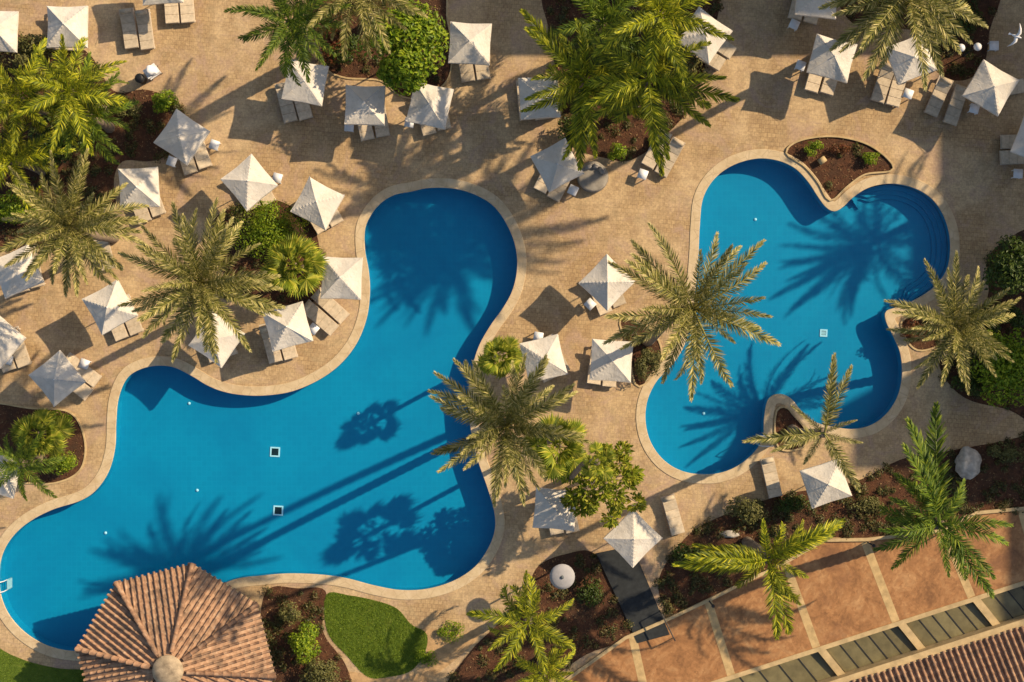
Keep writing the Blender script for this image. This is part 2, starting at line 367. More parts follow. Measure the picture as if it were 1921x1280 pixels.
# ------------------------------------------------------------------ beds, lawns
def poly(pts, sm=5): return resample(px2w(smooth_loop(pts, sm)), .2)
BEDS = dict(
 left=[(-60,60),(60,75),(160,95),(212,170),(270,168),(315,182),(346,210),(340,250),(318,288),(280,303),(232,302),(214,335),(214,400),(160,480),(60,465),(-60,440)],
 top=[(585,-40),(608,110),(640,143),(715,150),(750,178),(795,182),(838,150),(846,100),(838,40),(810,-40)],
 mid=[(398,425),(440,388),(520,376),(582,418),(600,470),(602,555),(545,572),(480,565),(425,520)],
 palms=[(1040,-40),(1330,-40),(1325,110),(1295,200),(1240,262),(1190,298),(1150,300),(1065,268),(1052,170),(1030,60)],
 tongue=[(1476,287),(1500,266),(1560,258),(1620,270),(1660,296),(1672,319),(1622,326),(1587,350),(1557,375),(1536,342),(1510,311)],
 topright=[(1590,-40),(1860,-40),(1856,60),(1842,130),(1795,152),(1748,125),(1720,60),(1600,45)],
 right=[(1762,660),(1800,600),(1852,560),(1862,470),(1990,440),(1990,790),(1890,768),(1812,748),(1770,705)],
 lower=[(1285,1010),(1345,972),(1470,928),(1600,905),(1690,862),(1760,850),(1860,832),(2000,815),(2000,945),(1830,960),(1770,993),(1625,1010),(1545,1011),(1470,1054),(1330,1123),(1262,1155),(1235,1090)],
 shady=[(1010,1062),(1060,1040),(1118,1040),(1160,1130),(1190,1190),(1100,1228),(1030,1275),(940,1310),(830,1310),(880,1225),(940,1165),(985,1110)],
 pavilion=[(500,1108),(560,1104),(612,1110),(606,1185),(650,1250),(650,1310),(520,1310),(490,1200)],
 notch=[(1458,772),(1474,766),(1492,785),(1512,812),(1505,838),(1465,842),(1455,810)],
 lowleft=[(-50,765),(60,768),(132,776),(158,828),(150,880),(110,903),(60,905),(-50,890)],
 island=[(1165,600),(1215,615),(1240,660),(1222,705),(1194,722),(1182,660)],
 bank=[(1692,606),(1740,590),(1765,640),(1718,655)])
beds = {}
for k, v in BEDS.items():
    beds[k] = poly(v)
    o = region('planting_bed', [beds[k]], .008, None, M['soil']); tag(o, kind='structure')
for k in ('tongue', 'notch', 'bank', 'island', 'lowleft', 'top'):
    o = region('bed_edging', [offset(beds[k], .09), beds[k]], 0, .10 if k in ('tongue','notch') else .05, M['cream'], .01); tag(o, kind='structure')
lawn1 = poly([(612,1116),(655,1117),(705,1127),(745,1142),(772,1172),(800,1188),(798,1222),(772,1258),(730,1270),(690,1270),(652,1232),(614,1185)])
lawn2 = poly([(-60,1195),(20,1228),(60,1243),(110,1254),(150,1256),(200,1256),(200,1330),(-60,1330)])
sandp = poly([(640,1260),(760,1275),(800,1230),(800,1180),(860,1190),(905,1178),(880,1215),(820,1265),(760,1310),(640,1310)])
tag(region('sandy_ground', [sandp], .004, None, M['sand']), kind='structure')
for lw in (lawn1, lawn2):
    tag(region('lawn', [lw], .012, None, M['grass']), kind='structure')
rng = random.Random(3)
mb = MB()
for lw, n in ((lawn1, 15000), (lawn2, 6000)):
    for x, y in scatter(lw, n, rng):
        a = rng.uniform(0, 6.28); h = rng.uniform(.02,.06); w_ = .016; lx, ly = rng.gauss(0,.03), rng.gauss(0,.03)
        mb.add([(x-math.cos(a)*w_, y-math.sin(a)*w_, .012), (x+math.cos(a)*w_, y+math.sin(a)*w_, .012), (x+lx, y+ly, .012+h)], [(0,1,2)])
o = mb.build('grass', M['blade']); tag(o, 'short green grass blades covering the two small lawns', 'grass', kind='stuff')
mb = MB()
for k, pl in beds.items():
    for x, y in scatter(pl, int(abs(area(pl))*38), rng):
        a = rng.uniform(0, 6.28); s_ = rng.uniform(.02,.075); e = Euler((rng.gauss(0,.5), rng.gauss(0,.5), a)).to_matrix()
        mb.add([e @ Vector(q) + Vector((x, y, .03)) for q in ((-s_,0,0),(0,-s_*.45,0),(s_,0,0),(0,s_*.45,0))], [(0,1,2),(0,2,3)])
o = mb.build('leaf_litter', M['litter']); tag(o, 'dry brown leaves and bark chips strewn over the planting beds', 'leaf litter', kind='stuff')

# ------------------------------------------------------------------ terrace, glazed wells and tiled wing (lower right)
TZ = .06
ter = px2w([(1020,1305),(1173,1196),(1262,1157),(1330,1125),(1400,1090),(1470,1056),(1545,1013),(1625,1012),(1770,995),(1830,962),(2010,945),(2010,1062),(1921,1093),(1440,1248),(1255,1310)])
tag(region('terrace', [ter], 0, TZ, M['terrace'], .004), kind='structure')
def strip_quad(a, b, w_, z0, z1, name, mat, parent=None):
    a = P(*a); b = P(*b); t = (b-a).normalized(); n_ = Vector((-t.y, t.x, 0))*w_/2
    mb = MB(); q = [a+n_, a-n_, b-n_, b+n_]
    mb.add([(v.x, v.y, z0) for v in q] + [(v.x, v.y, z1) for v in q], [(3,2,1,0),(4,5,6,7),(0,1,5,4),(1,2,6,5),(2,3,7,6),(3,0,4,7)])
    me = mb.mesh(name, mat); return link(name, me, parent)
te = bpy.data.objects['terrace']
for a, b in (((1186,1192),(1210,1300)),((1328,1128),(1372,1268)),((1474,1058),(1531,1214)),((1622,1016),(1680,1166)),((1772,1000),(1822,1120)),((1915,955),(1950,1080))):
    o = strip_quad(a, b, .40, TZ-.02, TZ+.006, 'paving_strip', M['strip']); o.parent = te; o.matrix_parent_inverse = Matrix.Translation((0,0,-te.location.z))
kerbpts = [(1020,1305),(1173,1196),(1262,1157),(1330,1125),(1400,1090),(1470,1056),(1545,1013),(1625,1012),(1770,995),(1830,962),(2010,945)]
for nm, pts, wd, z1, lab in (('garden_kerb', kerbpts, .16, .16, None),):
    mb = MB(); q = [P(*p) for p in pts]
    for side in (0,):
        L_ = []
        for i, p in enumerate(q):
            t = (q[min(i+1, len(q)-1)] - q[max(i-1, 0)]).normalized(); nn = Vector((-t.y, t.x, 0))*wd/2; L_.append((p+nn, p-nn))
    vs = [];
    for a, b in L_: vs += [(a.x,a.y,0),(b.x,b.y,0),(b.x,b.y,z1),(a.x,a.y,z1)]
    fs = []
    for i in range(len(L_)-1):
        for k in range(4): fs.append((i*4+k, i*4+(k+1) % 4, i*4+4+(k+1) % 4, i*4+4+k))
    mb.add(vs, fs); tag(mb.build('terrace_kerb', M['cream']), 'low cream kerb along the upper edge of the salmon terrace', 'kerb')
# line of the facade
well = empty('glazed_canopy', P(1700,1190)); tag(well, 'row of green glass panes in sunken bays between terrace and tiled roof', 'glass canopy')
off = -Vector(well.location)
def fl(s, t, z): v = FA + ft*s + fn*t; return Vector((v.x, v.y, z)) + off
mb = MB(); mb.add([fl(0,-.10,.11), fl(Lf,-.10,.11), fl(Lf,.12,.11), fl(0,.12,.11), fl(0,-.10,-.6), fl(Lf,-.10,-.6), fl(Lf,.12,-.6), fl(0,.12,-.6)], [(3,2,1,0)[::-1],(0,4,5,1),(3,2,6,7),(0,3,7,4)])
mb.build('edge_beam', M['cream'], well)
beam_s = []
for px, py in ((1345,1290),(1540,1216),(1690,1167),(1830,1121),(1975,1075)):
    beam_s.append((P(px,py)-FA).dot(ft))
prev = -1.0
skew = .55
for i, s0 in enumerate(beam_s):
    mb = MB(); w_ = .20
    top = [fl(s0-w_, .122, .09), fl(s0+w_, .122, .09), fl(s0+w_+skew, WD, .09), fl(s0-w_+skew, WD, .09)]
    bot = [Vector((v.x, v.y, -.6)) for v in top]
    mb.add(top+bot, [(0,1,2,3),(0,4,5,1),(1,5,6,2),(2,6,7,3),(3,7,4,0)]); mb.build('cross_beam', M['cream'], well)
bays = list(zip([beam_s[0]-4.2]+beam_s[:-1], beam_s))
for a, b in bays:
    n = 5; lo = a+.21; hi = b-.21
    for k in range(n):
        x0 = lo+(hi-lo)*k/n+.025; x1 = lo+(hi-lo)*(k+1)/n-.025
        mb = MB(); z0 = -.22; z1 = -.16
        tp = [fl(x0,.14,z0+.03), fl(x1,.14,z0+.03), fl(x1+skew,WD-.02,z0+.12), fl(x0+skew,WD-.02,z0+.12)]
        mb.add(tp+[v-Vector((0,0,.03)) for v in tp], [(0,1,2,3),(7,6,5,4),(0,4,5,1),(1,5,6,2),(2,6,7,3),(3,7,4,0)]); mb.build('pane', M['glass'], well)
        if k:
            xm = lo+(hi-lo)*k/n; mb = MB()
            tp = [fl(xm-.025,.13,z0+.06), fl(xm+.025,.13,z0+.06), fl(xm+.025+skew,WD,z0+.15), fl(xm-.025+skew,WD,z0+.15)]
            mb.add(tp+[v-Vector((0,0,.08)) for v in tp], [(0,1,2,3),(0,4,5,1),(1,5,6,2),(2,6,7,3),(3,7,4,0)]); mb.build('glazing_bar', M['darkmetal'], well)
mb = MB(); mb.add([fl(-2,.1,-.6), fl(Lf,.1,-.6), fl(Lf,WD+.2,-.6), fl(-2,WD+.2,-.6)], [(0,1,2,3)]); mb.build('bay_floor', M['concrete'], well)
wing = empty('tiled_wing', P(1850,1290)); tag(wing, 'low building wing with rows of reddish barrel roof tiles', 'building')
offw = -Vector(wing.location)
def wl_(s, t, z): v = FA + ft*s + fn*t; return Vector((v.x, v.y, z)) + offw
mb = MB(); mb.add([wl_(-1,WD+.0,.62), wl_(Lf,WD,.62), wl_(Lf,WD+.36,.66), wl_(-1,WD+.36,.66), wl_(-1,WD,-.6), wl_(Lf,WD,-.6), wl_(Lf,WD+.36,0), wl_(-1,WD+.36,0)], [(0,1,2,3),(0,4,5,1),(3,2,6,7),(0,3,7,4)])
mb.build('fascia', M['cream'], wing)
mb = MB(); mb.add([wl_(-1,WD+.32,.60), wl_(Lf,WD+.32,.60), wl_(Lf,WD+8,3.0), wl_(-1,WD+8,3.0)], [(0,1,2,3)]); mb.build('roof_deck', M['clay'], wing)
mb = MB(); mb.add([wl_(-1,WD+8,3.0), wl_(Lf,WD+8,3.0), wl_(Lf,WD+8,0), wl_(-1,WD+8,0)], [(0,1,2,3)]); mb.build('wall', M['wall'], wing)
def barrel(name, p0, p1, rad, mat, parent, up=Vector((0,0,1)), seg=.42):
    """one run of overlapping barrel tiles from eave p0 up to p1"""
    t = (p1-p0); L = t.length
    if L < .12: return
    t.normalize(); sd = t.cross(up).normalized(); u = sd.cross(t).normalized()
    mb = MB(); k = max(1, int(L/seg)); n = 5
    for j in range(k):
        a = p0 + t*(L*j/k); b = p0 + t*(L*(j+1)/k + .02)
        vs = []
        for q, rr, lift in ((a, rad*1.08, .022), (b, rad*.9, .0)):
            for i in range(n):
                an = math.pi*i/(n-1); vs.append(q + sd*(math.cos(an)*rr) + u*(math.sin(an)*rr*1.45 + lift))
        fs = [(i, i+1, n+i+1, n+i) for i in range(n-1)] + [tuple(range(n))]
        mb.add(vs, fs)
    return mb.build(name, mat, parent, True)
ns = int(Lf/.31)
for i in range(ns):
    s0 = .1 + i*.31
    if s0 < 5.0: continue
    jit = random.uniform(-.03,.03)
    barrel('tile_row', wl_(s0, WD+.30+jit, .615), wl_(s0, WD+5.2, .615+.3125*4.9), .082, M['clay'], wing)

# dark walkway with handrail
wk = MB(); q = [P(1118,1038), P(1186,1024), P(1256,1190), P(1196,1206)]
wk.add([(v.x,v.y,.0) for v in q]+[(v.x,v.y,.10) for v in q], [(7,6,5,4),(0,1,5,4),(1,2,6,5),(2,3,7,6),(3,0,4,7)])
o = wk.build('walkway', M['dark']); tag(o, kind='structure')
hr = empty('handrail', P(1252,1175)); tag(hr, 'thin dark metal handrail at the terrace end of the black walkway', 'handrail')
a = P(1238,1146)-Vector(hr.location); b = P(1263,1196)-Vector(hr.location)
MB().tube([a+Vector((0,0,.9)), b+Vector((0,0,.9))], .03).build('top_rail', M['darkmetal'], hr)
for q_ in (a, b): MB().tube([q_, q_+Vector((0,0,.9))], .025).build('post', M['darkmetal'], hr)

# ------------------------------------------------------------------ octagonal pavilion (lower left)
EZ = 2.8; pc = P(331,1243,EZ); RR = 187/S*(H-EZ)/H
pav = empty('garden_pavilion', (pc.x, pc.y, 0)); tag(pav, 'octagonal pavilion with a ribbed clay tile roof over the pool edge', 'pavilion')
apex = Vector((0,0,EZ+2.0)); angs = [188,233,279,324,8,53,98,143]
ev = [Vector((RR*math.cos(R(a)), -RR*math.sin(R(a)), EZ)) for a in angs]
mb = MB(); mb.add(ev+[apex], [(i, (i+1) % 8, 8) for i in range(8)]); mb.build('roof_deck', M['clay'], pav)
mb = MB(); mb.add([v*.995 - Vector((0,0,.02)) for v in ev]+[v*.995-Vector((0,0,.16)) for v in ev], [(i,(i+1) % 8,8+(i+1) % 8,8+i) for i in range(8)]); mb.build('eave_board', M['cream'], pav)
for i in range(8):
    A_, B_ = ev[i], ev[(i+1) % 8]; e = (B_-A_); Lk = e.length; e.normalize()
    mid = (A_+B_)/2; up_ = (apex-mid); Ls = up_.length; up_.normalize()
    nrm = e.cross(up_); nrm = nrm if nrm.z > 0 else -nrm
    n = int(Lk/.265)
    for k in range(n):
        s0 = (k+.5)/n*Lk + random.uniform(-.012,.012); frac = 1-abs(s0-Lk/2)/(Lk/2)
        p0 = A_ + e*s0 - up_*.06; p1 = A_ + e*s0 + up_*(Ls*frac*.985)
        barrel('tile_row', p0, p1, random.uniform(.058,.068), M['clay'], pav, nrm)
    barrel('hip_tiles', A_ + nrm*.05, apex + (A_-apex).normalized()*.9 + Vector((0,0,.04)), .12, M['clay'], pav)
MB().lathe([(.70,-.24),(.74,-.16),(.70,-.09),(.35,.02),(.05,.06)], 16, apex).build('roof_cap', M['cap'], pav, True)
for i in range(8):
    q_ = ev[i]*.82; MB().tube([(q_.x,q_.y,0),(q_.x,q_.y,EZ+.3)], .11, 10).build('post', M['cream'], pav)

# ------------------------------------------------------------------ hotel blocks outside the frame that shade the upper right
def hotel(name, x0, x1, y0, y1, h, label):
    a = P(x0, y0); b = P(x1, y1); cx, cy = (a.x+b.x)/2, (a.y+b.y)/2; dx, dy = abs(b.x-a.x), abs(b.y-a.y)
    t = empty(name, (cx, cy, 0)); tag(t, label, 'building')
    MB().box((0,0,h/2), (dx,dy,h)).build('wall', M['wall'], t)
    MB().box((0,0,h+.03), (dx-.5,dy-.5,.05)).build('roof', M['concrete'], t)
    fl_ = int(h/3)
    wm = MB().box((0,0,0), (.12,1.4,1.5)).mesh('window', M['window']); wy = MB().box((0,0,0), (1.4,.12,1.5)).mesh('window', M['window'])
    for f in range(fl_):
        for k in range(int(dy/5)):
            o = link('window', wm, t); o.location = (-dx/2, -dy/2+2.5+k*5, 1.6+f*3)
        for k in range(int(dx/5)):
            o = link('window', wy, t); o.location = (-dx/2+2.5+k*5, -dy/2, 1.6+f*3)
    return t
hotel('hotel_block', 2833, 3500, -430, 378, 22, 'tall pale hotel block east of the small pool, outside the picture')
hotel('hotel_block', 2958, 3500, 380, 1300, 22, 'set-back pale hotel block east of the terrace, outside the picture')
east_block = [x for x in bpy.data.objects if x.name.startswith('hotel_block')][0]
ta = P(2833,100); tb = P(3050,226); tl = east_block.location
MB().box(((ta.x+tb.x)/2-tl.x+.02, (ta.y+tb.y)/2-tl.y, 23.7), (abs(tb.x-ta.x), abs(tb.y-ta.y), 3.3)).build('added_shade_block', M['wall'], east_block)  # unseen upper block, added to throw shade on the deck below the small pool
nb = hotel('hotel_wing', 1408, 2700, -700, -205, 12, 'pale hotel wing north of the sun deck, outside the picture')

# ------------------------------------------------------------------ palms
def frond_mesh(name, L, droop, ll, cnt, vee, wid, mat, sag=0.0, seed=0, a0=68, a1=28):
    rg = random.Random(seed); mb = MB(); pts = []; ang = 0.0; p = Vector((0,0,0)); K = 12
    side_bend = rg.uniform(-.12,.12)
    for i in range(K+1):
        pts.append(p.copy()); ang = -droop*((i+1)/K)**1.3
        yaw = side_bend*(i/K)
        p = p + Vector((math.cos(ang)*math.cos(yaw), math.sin(yaw), math.sin(ang)))*(L/K)
    mb.tube(pts, [.032*L/3*(1-.85*i/K)+.004 for i in range(K+1)], 4)
    def at(t):
        f = min(t*K, K-1e-6); i = int(f); return pts[i].lerp(pts[i+1], f-i), (pts[i+1]-pts[i]).normalized()
    for k in range(cnt):
        t = .10 + .90*(k+.5)/cnt
        base, tan = at(t); sd = Vector((0,1,0)); up = sd.cross(tan).normalized()*-1
        if up.z < 0: up = -up
        prof = (math.sin(math.pi*min(1, t**.75*.93+.04)))**.6
        for sg in (-1, 1):
            if rg.random() < .05: continue
            l = ll*prof*rg.uniform(.8,1.12); al = R(a0+(a1-a0)*t + rg.uniform(-7,7)); ve = R(vee)*rg.uniform(.3,1.5) + R(rg.choice((-22,0,0,28)))
            dr = tan*math.cos(al) + (sd*sg*math.cos(ve) + up*math.sin(ve))*math.sin(al)
            dr2 = (dr + Vector((0,0,-sag*rg.uniform(.6,1.5)))).normalized()
            wv = (tan*math.sin(al) - sd*sg*math.cos(al)).normalized()*wid*.5
            wv = Matrix.Rotation(rg.uniform(-.5,.5), 3, dr) @ wv
            b = base; m_ = b + dr*l*.5; e = m_ + dr2*l*.5
            mb.add([b-wv*.5, b+wv*.5, m_+wv, m_-wv, e], [(0,1,2,3),(3,2,4)])
    return mb.mesh(name, mat)
FR = {}
def fronds(kind):
    if kind in FR: return FR[kind]
    if kind == 'date':   v = [frond_mesh('frond', 3.2, dr, .45, 78, 24, .036, M['date'], .12, i) for i, dr in enumerate((.15,.3,.5,.75,1.1))]
    if kind == 'feather': v = [frond_mesh('frond', 3.0, dr, .50, 66, 22, .045, M['feather'], .38, 20+i) for i, dr in enumerate((.5,.8,1.1,1.5,1.9))]
    if kind == 'deep': v = [frond_mesh('frond', 3.0, dr, .50, 66, 22, .045, M['deepfeather'], .38, 40+i) for i, dr in enumerate((.5,.8,1.1,1.5,1.9))]
    if kind == 'dead': v = [frond_mesh('dry_frond', 2.6, 1.2, .4, 34, 10, .035, M['dead'], .4, 70+i) for i in range(2)]
    FR[kind] = v; return v
def fan_mesh(seed, mat):
    rg = random.Random(seed); mb = MB(); pet = 1.0
    pts = [Vector((pet*i/5, 0, -.10*(i/5)**2)) for i in range(6)]
    mb.tube(pts, [.022]*6, 4); c = pts[-1]; n = 26
    for k in range(n):
        a = R(-128 + 256*k/(n-1)); l = .80*(.72+.28*math.cos(a*.6))*rg.uniform(.9,1.08)
        dr = Vector((math.cos(a), math.sin(a), 0)); pr = Vector((-dr.y, dr.x, 0))
        f = .62; wd = .075
        z1 = -.06 - .05*abs(math.sin(a)); z2 = -.30*rg.uniform(.6,1.5)
        m_ = c + dr*l*f + Vector((0,0,z1)); e = c + dr*l + Vector((0,0,z2))
        mb.add([c, m_-pr*wd*l+Vector((0,0,.02)), m_+Vector((0,0,-.015)), m_+pr*wd*l+Vector((0,0,.02)), e], [(0,1,2),(0,2,3),(1,4,2),(2,4,3)])
    return mb.mesh('fan_leaf', mat)
FANS = [fan_mesh(i, M['fan']) for i in range(3)]
def trunk(base, top, r0, r1, parent, mat=None, bend=.0, seed=0):
    rg = random.Random(seed); pts = []; rad = []; n = max(10, int((top-base).length/.16)); n = min(n, 70)
    sv = Vector((rg.uniform(-1,1), rg.uniform(-1,1), 0))*bend
    for i in range(n+1):
        t = i/n; k = t*t*(3-2*t)
        p = base.lerp(top, t); h = Vector((base.x+(top.x-base.x)*k, base.y+(top.y-base.y)*k, p.z)) + sv*math.sin(math.pi*t)
        pts.append(h); rad.append((r0+(r1-r0)*t + (.25*r0*max(0, 1-t*8)))*(1.10 if i % 2 else .93))
    rad[-1] *= 1.25; rad[-2] *= 1.35; rad[-3] *= 1.25
    MB().tube(pts, rad, 9).build('trunk', mat or M['bark'], parent, True)
def palm(name, cx, cy, h, kind, n, scale, label, base=None, seed=0, emax=72, emin=-18, tr=.19, dead=0, group='palms in the garden', az=None):
    """cx, cy: where the crown shows in the photo; h: crown height"""
    rg = random.Random(seed*13+5); top = P(cx, cy, h)
    b = P(*base) if base else Vector((top.x, top.y, 0))
    t = empty(name, b); tag(t, label, 'palm tree', group)
    loc = top - b
    trunk(Vector((0,0,0)), loc, tr*1.15, tr*.85, t, seed=seed, bend=.15)
    a = rg.uniform(0, 6.28)
    if kind == 'fan':
        for i in range(n):
            u = i/max(1, n-1); a += 2.39996 + rg.uniform(-.2,.2)
            el = R(78 - 100*u**.75 + rg.uniform(-14,14)); s_ = scale*rg.uniform(.8,1.2)*(.75+.25*u)
            o = link('fan_leaf', rg.choice(FANS), t); o.location = loc + Vector((0,0,.1-.3*u)); o.rotation_euler = Euler((rg.uniform(-.3,.3), -el, a), 'XYZ'); o.scale = (s_,)*3
        for i in range(7):
            o = link('fan_leaf', rg.choice(FANS), t); o.location = loc + Vector((0,0,.15)); o.rotation_euler = Euler((rg.uniform(-.6,.6), -R(rg.uniform(35,75)), i*.9), 'XYZ'); o.scale = (scale*rg.uniform(.4,.6),)*3
        return t
    fr = fronds(kind)
    for i in range(n):
        u = (i+.5)/n; a += 2.39996 + rg.uniform(-.22,.22)
        el = R(emax + (emin-emax)*u**.75 + rg.uniform(-8,8))
        s_ = scale*(.72+.28*min(1, u*2.2))*rg.uniform(.86,1.1)
        if az and i < len(az):
            aa, ee, ss = az[i]; a = R(aa) + rg.uniform(-.05,.05); el = R(ee); s_ = scale*ss
        idx = min(len(fr)-1, max(0, int(len(fr)*(.75*u+.12*(kind != 'date'))+rg.uniform(-.9,.9))))
        o = link('frond', fr[idx], t); o.location = loc + Vector((0,0,.25-.4*u)); o.rotation_euler = Euler((rg.uniform(-.45,.45), -el, a), 'XYZ'); o.scale = (s_, s_*rg.uniform(.85,1.1), s_)
    for i in range(dead):
        o = link('dry_frond', rg.choice(fronds('dead')), t); o.location = loc + Vector((0,0,-.3)); o.rotation_euler = Euler((rg.uniform(-.4,.4), R(rg.uniform(35,75)), rg.uniform(0,6.28)), 'XYZ'); o.scale = (scale*.85,)*3
    return t
palm('date_palm', 1300,580, 17.2,'date', 31, 1.1, 'tall date palm whose crown overlaps the left edge of the smaller pool', base=(1215,640), seed=1, emin=-6, dead=2)
palm('date_palm', 950,800, 11.6,'date', 40, 1.1, 'date palm overhanging the right bank of the larger pool', base=(946,785), seed=2, emin=-12, dead=2)
palm('date_palm', 378,530, 9.5,'date', 50, 1.12, 'broad date palm left of the round hedge, above the inlet of the larger pool', base=(440,552), seed=3, emin=-18, dead=3)
palm('date_palm', 132,425, 7.6,'date', 44, 1.08, 'greyish date palm at the left, below the leafy green palms', seed=4, emin=-22, dead=4)
palm('date_palm', 1702,-22, 13.6,'date', 52, 1.2, 'date palm cut by the top edge, drooping over two parasols at right', base=(1600,70), seed=5, emin=-28)
palm('date_palm', 1792,612, 5.2,'date', 36, .98, 'silvery date palm on the right bank of the smaller pool', base=(1758,668), seed=6, emin=-20, dead=4)
palm('date_palm', 1545,812, 8.4,'date', 11, 1.0, 'thin date palm growing from the notch planter of the smaller pool', base=(1486,806), seed=7, emax=60, emin=-12, az=[(80,12,1.1),(86,20,1.1),(72,6,1.0),(187,0,1.1),(200,15,.8),(-55,-8,1.05),(-66,4,.9),(-20,10,.6),(140,20,.6),(240,-10,.6),(30,30,.5)])
palm('date_palm', 668,-30, 8.5,'date', 36, 1.05, 'date palm cut by the top edge, left of the glossy round tree', seed=8, emin=-25)
palm('feather_palm', 545,42, 8.6,'deep', 26, .98, 'dark green feather palm at the top, over a shaded parasol', base=(590,108), seed=9, emax=65)
palm('feather_palm', 130,172, 6.0,'feather', 22, 1.04, 'bright green feather palm at upper left, nearest the parasol at the top', seed=10)
palm('feather_palm', 34,185, 5.2,'feather', 20, 1.0, 'bright green feather palm at the left edge, upper of two', seed=11)
palm('feather_palm', 158,215, 4.6,'deep', 16, 1.0, 'dark feather palm beside the reddish bed at upper left', seed=12)
palm('feather_palm', 24,300, 4.6,'feather', 20, 1.05, 'yellow-green feather palm at the left edge, lower of two', seed=13)
palm('feather_palm', 1098,152, 6.3,'feather', 24, 1.1, 'yellow-green feather palm with splayed fronds, leftmost of the top centre clump', seed=14, az=[(136,15,1.3),(142,30,1.1),(130,5,1.2),(-92,10,1.25),(-86,25,1.1),(-98,-5,1.2),(-28,20,1.1),(-35,5,1.1),(215,10,1.0),(205,30,.9),(60,40,.9),(90,30,.9),(20,25,1.0),(170,40,.8),(-60,35,.9),(250,20,.9),(0,60,.8),(120,60,.8)])
palm('feather_palm', 1238,30, 9.2,'feather', 24, 1.2, 'feather palm at the top edge, upper right of the top centre clump', seed=15)
palm('feather_palm', 1216,150, 8.0,'feather', 24, 1.14, 'feather palm with long hanging yellow fronds, lower right of the top centre clump', seed=16, emax=60, az=[(-82,8,1.25),(-88,25,1.1),(-74,-5,1.1),(-15,12,1.2),(-8,30,1.0),(-22,0,1.1),(200,20,1.0),(215,5,1.0),(140,20,1.0),(100,35,.9),(40,25,1.0),(60,10,1.0)])
palm('feather_palm', 1130,42, 5.0,'deep', 18, 1.2, 'dark feather palm at the back of the top centre clump', seed=17)
palm('feather_palm', 1760,982, 7.2,'deep', 21, 1.2, 'deep green feather palm at lower right, above the terrace edge', base=(1694,1002), seed=18, tr=.25, az=[(99,8,1.5),(104,20,1.4),(94,2,1.4),(110,30,1.2),(-53,12,1.15),(-46,25,1.05),(-60,0,1.1),(8,30,.9),(-6,15,.95),(208,18,.9),(218,5,.85),(198,35,.8),(150,40,.75),(-90,40,.7),(60,45,.7),(180,20,.7),(125,15,.9),(40,20,.8)])
palm('feather_palm', 1440,1050, 6.2,'feather', 19, 1.22, 'feather palm with three spread fronds over the terrace corner', seed=19, az=[(178,20,1.2),(172,35,1.1),(186,8,1.05),(168,12,.95),(182,50,.8),(32,22,1.15),(40,35,1.0),(24,8,.95),(36,55,.75),(-72,12,1.15),(-80,28,1.05),(-64,0,1.0),(-70,48,.75),(110,50,.6),(-20,50,.6),(220,20,.7),(200,8,.85),(150,30,.7),(60,40,.6)])
palm('feather_palm', 990,1168, 4.6,'feather', 15, 1.0, 'feather palm in the shady bed at bottom centre', seed=20, emax=55)
palm('feather_palm', 1020,1262, 3.2,'feather', 16, .75, 'small feather palm cut by the bottom edge at centre', seed=21)
palm('fan_palm', 552,498, 3.2,'fan', 26, .95, 'spiky fan palm below the round hedge beside the larger pool', seed=22, tr=.14)
palm('fan_palm', 938,668, 4.2,'fan', 22, .72, 'small fan palm behind the date palm on the pool bank', seed=23, tr=.11)
palm('fan_palm', 1048,838, 6.2,'fan', 20, 1.0, 'fan palm between the big date palm and the leafy green clump', seed=24, tr=.12)
palm('fan_palm', 1120,868, 16.5,'fan', 8, .5, 'slender tall fan palm rising through the tufted tree at lower centre', base=(1062,898), seed=25, tr=.12)
palm('fan_palm', 72,815, 2.6,'fan', 22, .8, 'bushy fan palm in the bed at lower left', seed=27, tr=.12)
palm('feather_palm', 40,870, 3.2,'deep', 16, .8, 'drooping dark palm at the left edge beside the bushy fan palm', seed=28)
palm('date_palm', 2290,136, 9.0,'date', 40, 1.15, 'date palm beyond the right edge whose shadow falls in the smaller pool', seed=29, emin=-10)

# ------------------------------------------------------------------ bushes and broadleaf trees
def leaf_blob(rng, rx, ry, rz, n, ls, z0, lumps=14):
    mb = MB(); cs = []
    for i in range(lumps):
        a = rng.uniform(0, 6.28); r = math.sqrt(rng.random())*.68
        cs.append((r*math.cos(a)*rx, r*math.sin(a)*ry, rz*(.25+.6*(1-r*r))*rng.uniform(.75,1.15), rng.uniform(.32,.5)))
    for i in range(n):
        cx, cy, cz, cr = rng.choice(cs)
        v = Vector((rng.gauss(0,1), rng.gauss(0,1), abs(rng.gauss(0,1))*.9+.05 if rng.random() < .8 else rng.gauss(0,1))).normalized()
        q = rng.uniform(.72,1.06)
        p = Vector((cx+v.x*cr*rx*q, cy+v.y*cr*ry*q, z0+max(.05, cz+v.z*cr*rz*q)))
        nn = (v + Vector((rng.gauss(0,.45), rng.gauss(0,.45), rng.gauss(0,.3)+.25))).normalized()
        a = nn.orthogonal().normalized(); a = Matrix.Rotation(rng.uniform(0,6.28), 3, nn) @ a; b = nn.cross(a); l = ls*rng.uniform(.6,1.3)
        mb.add([p-a*l, p-b*l*.48+nn*l*.12, p+a*l-nn*l*.15, p+b*l*.48+nn*l*.12], [(0,1,2),(0,2,3)])
    return mb
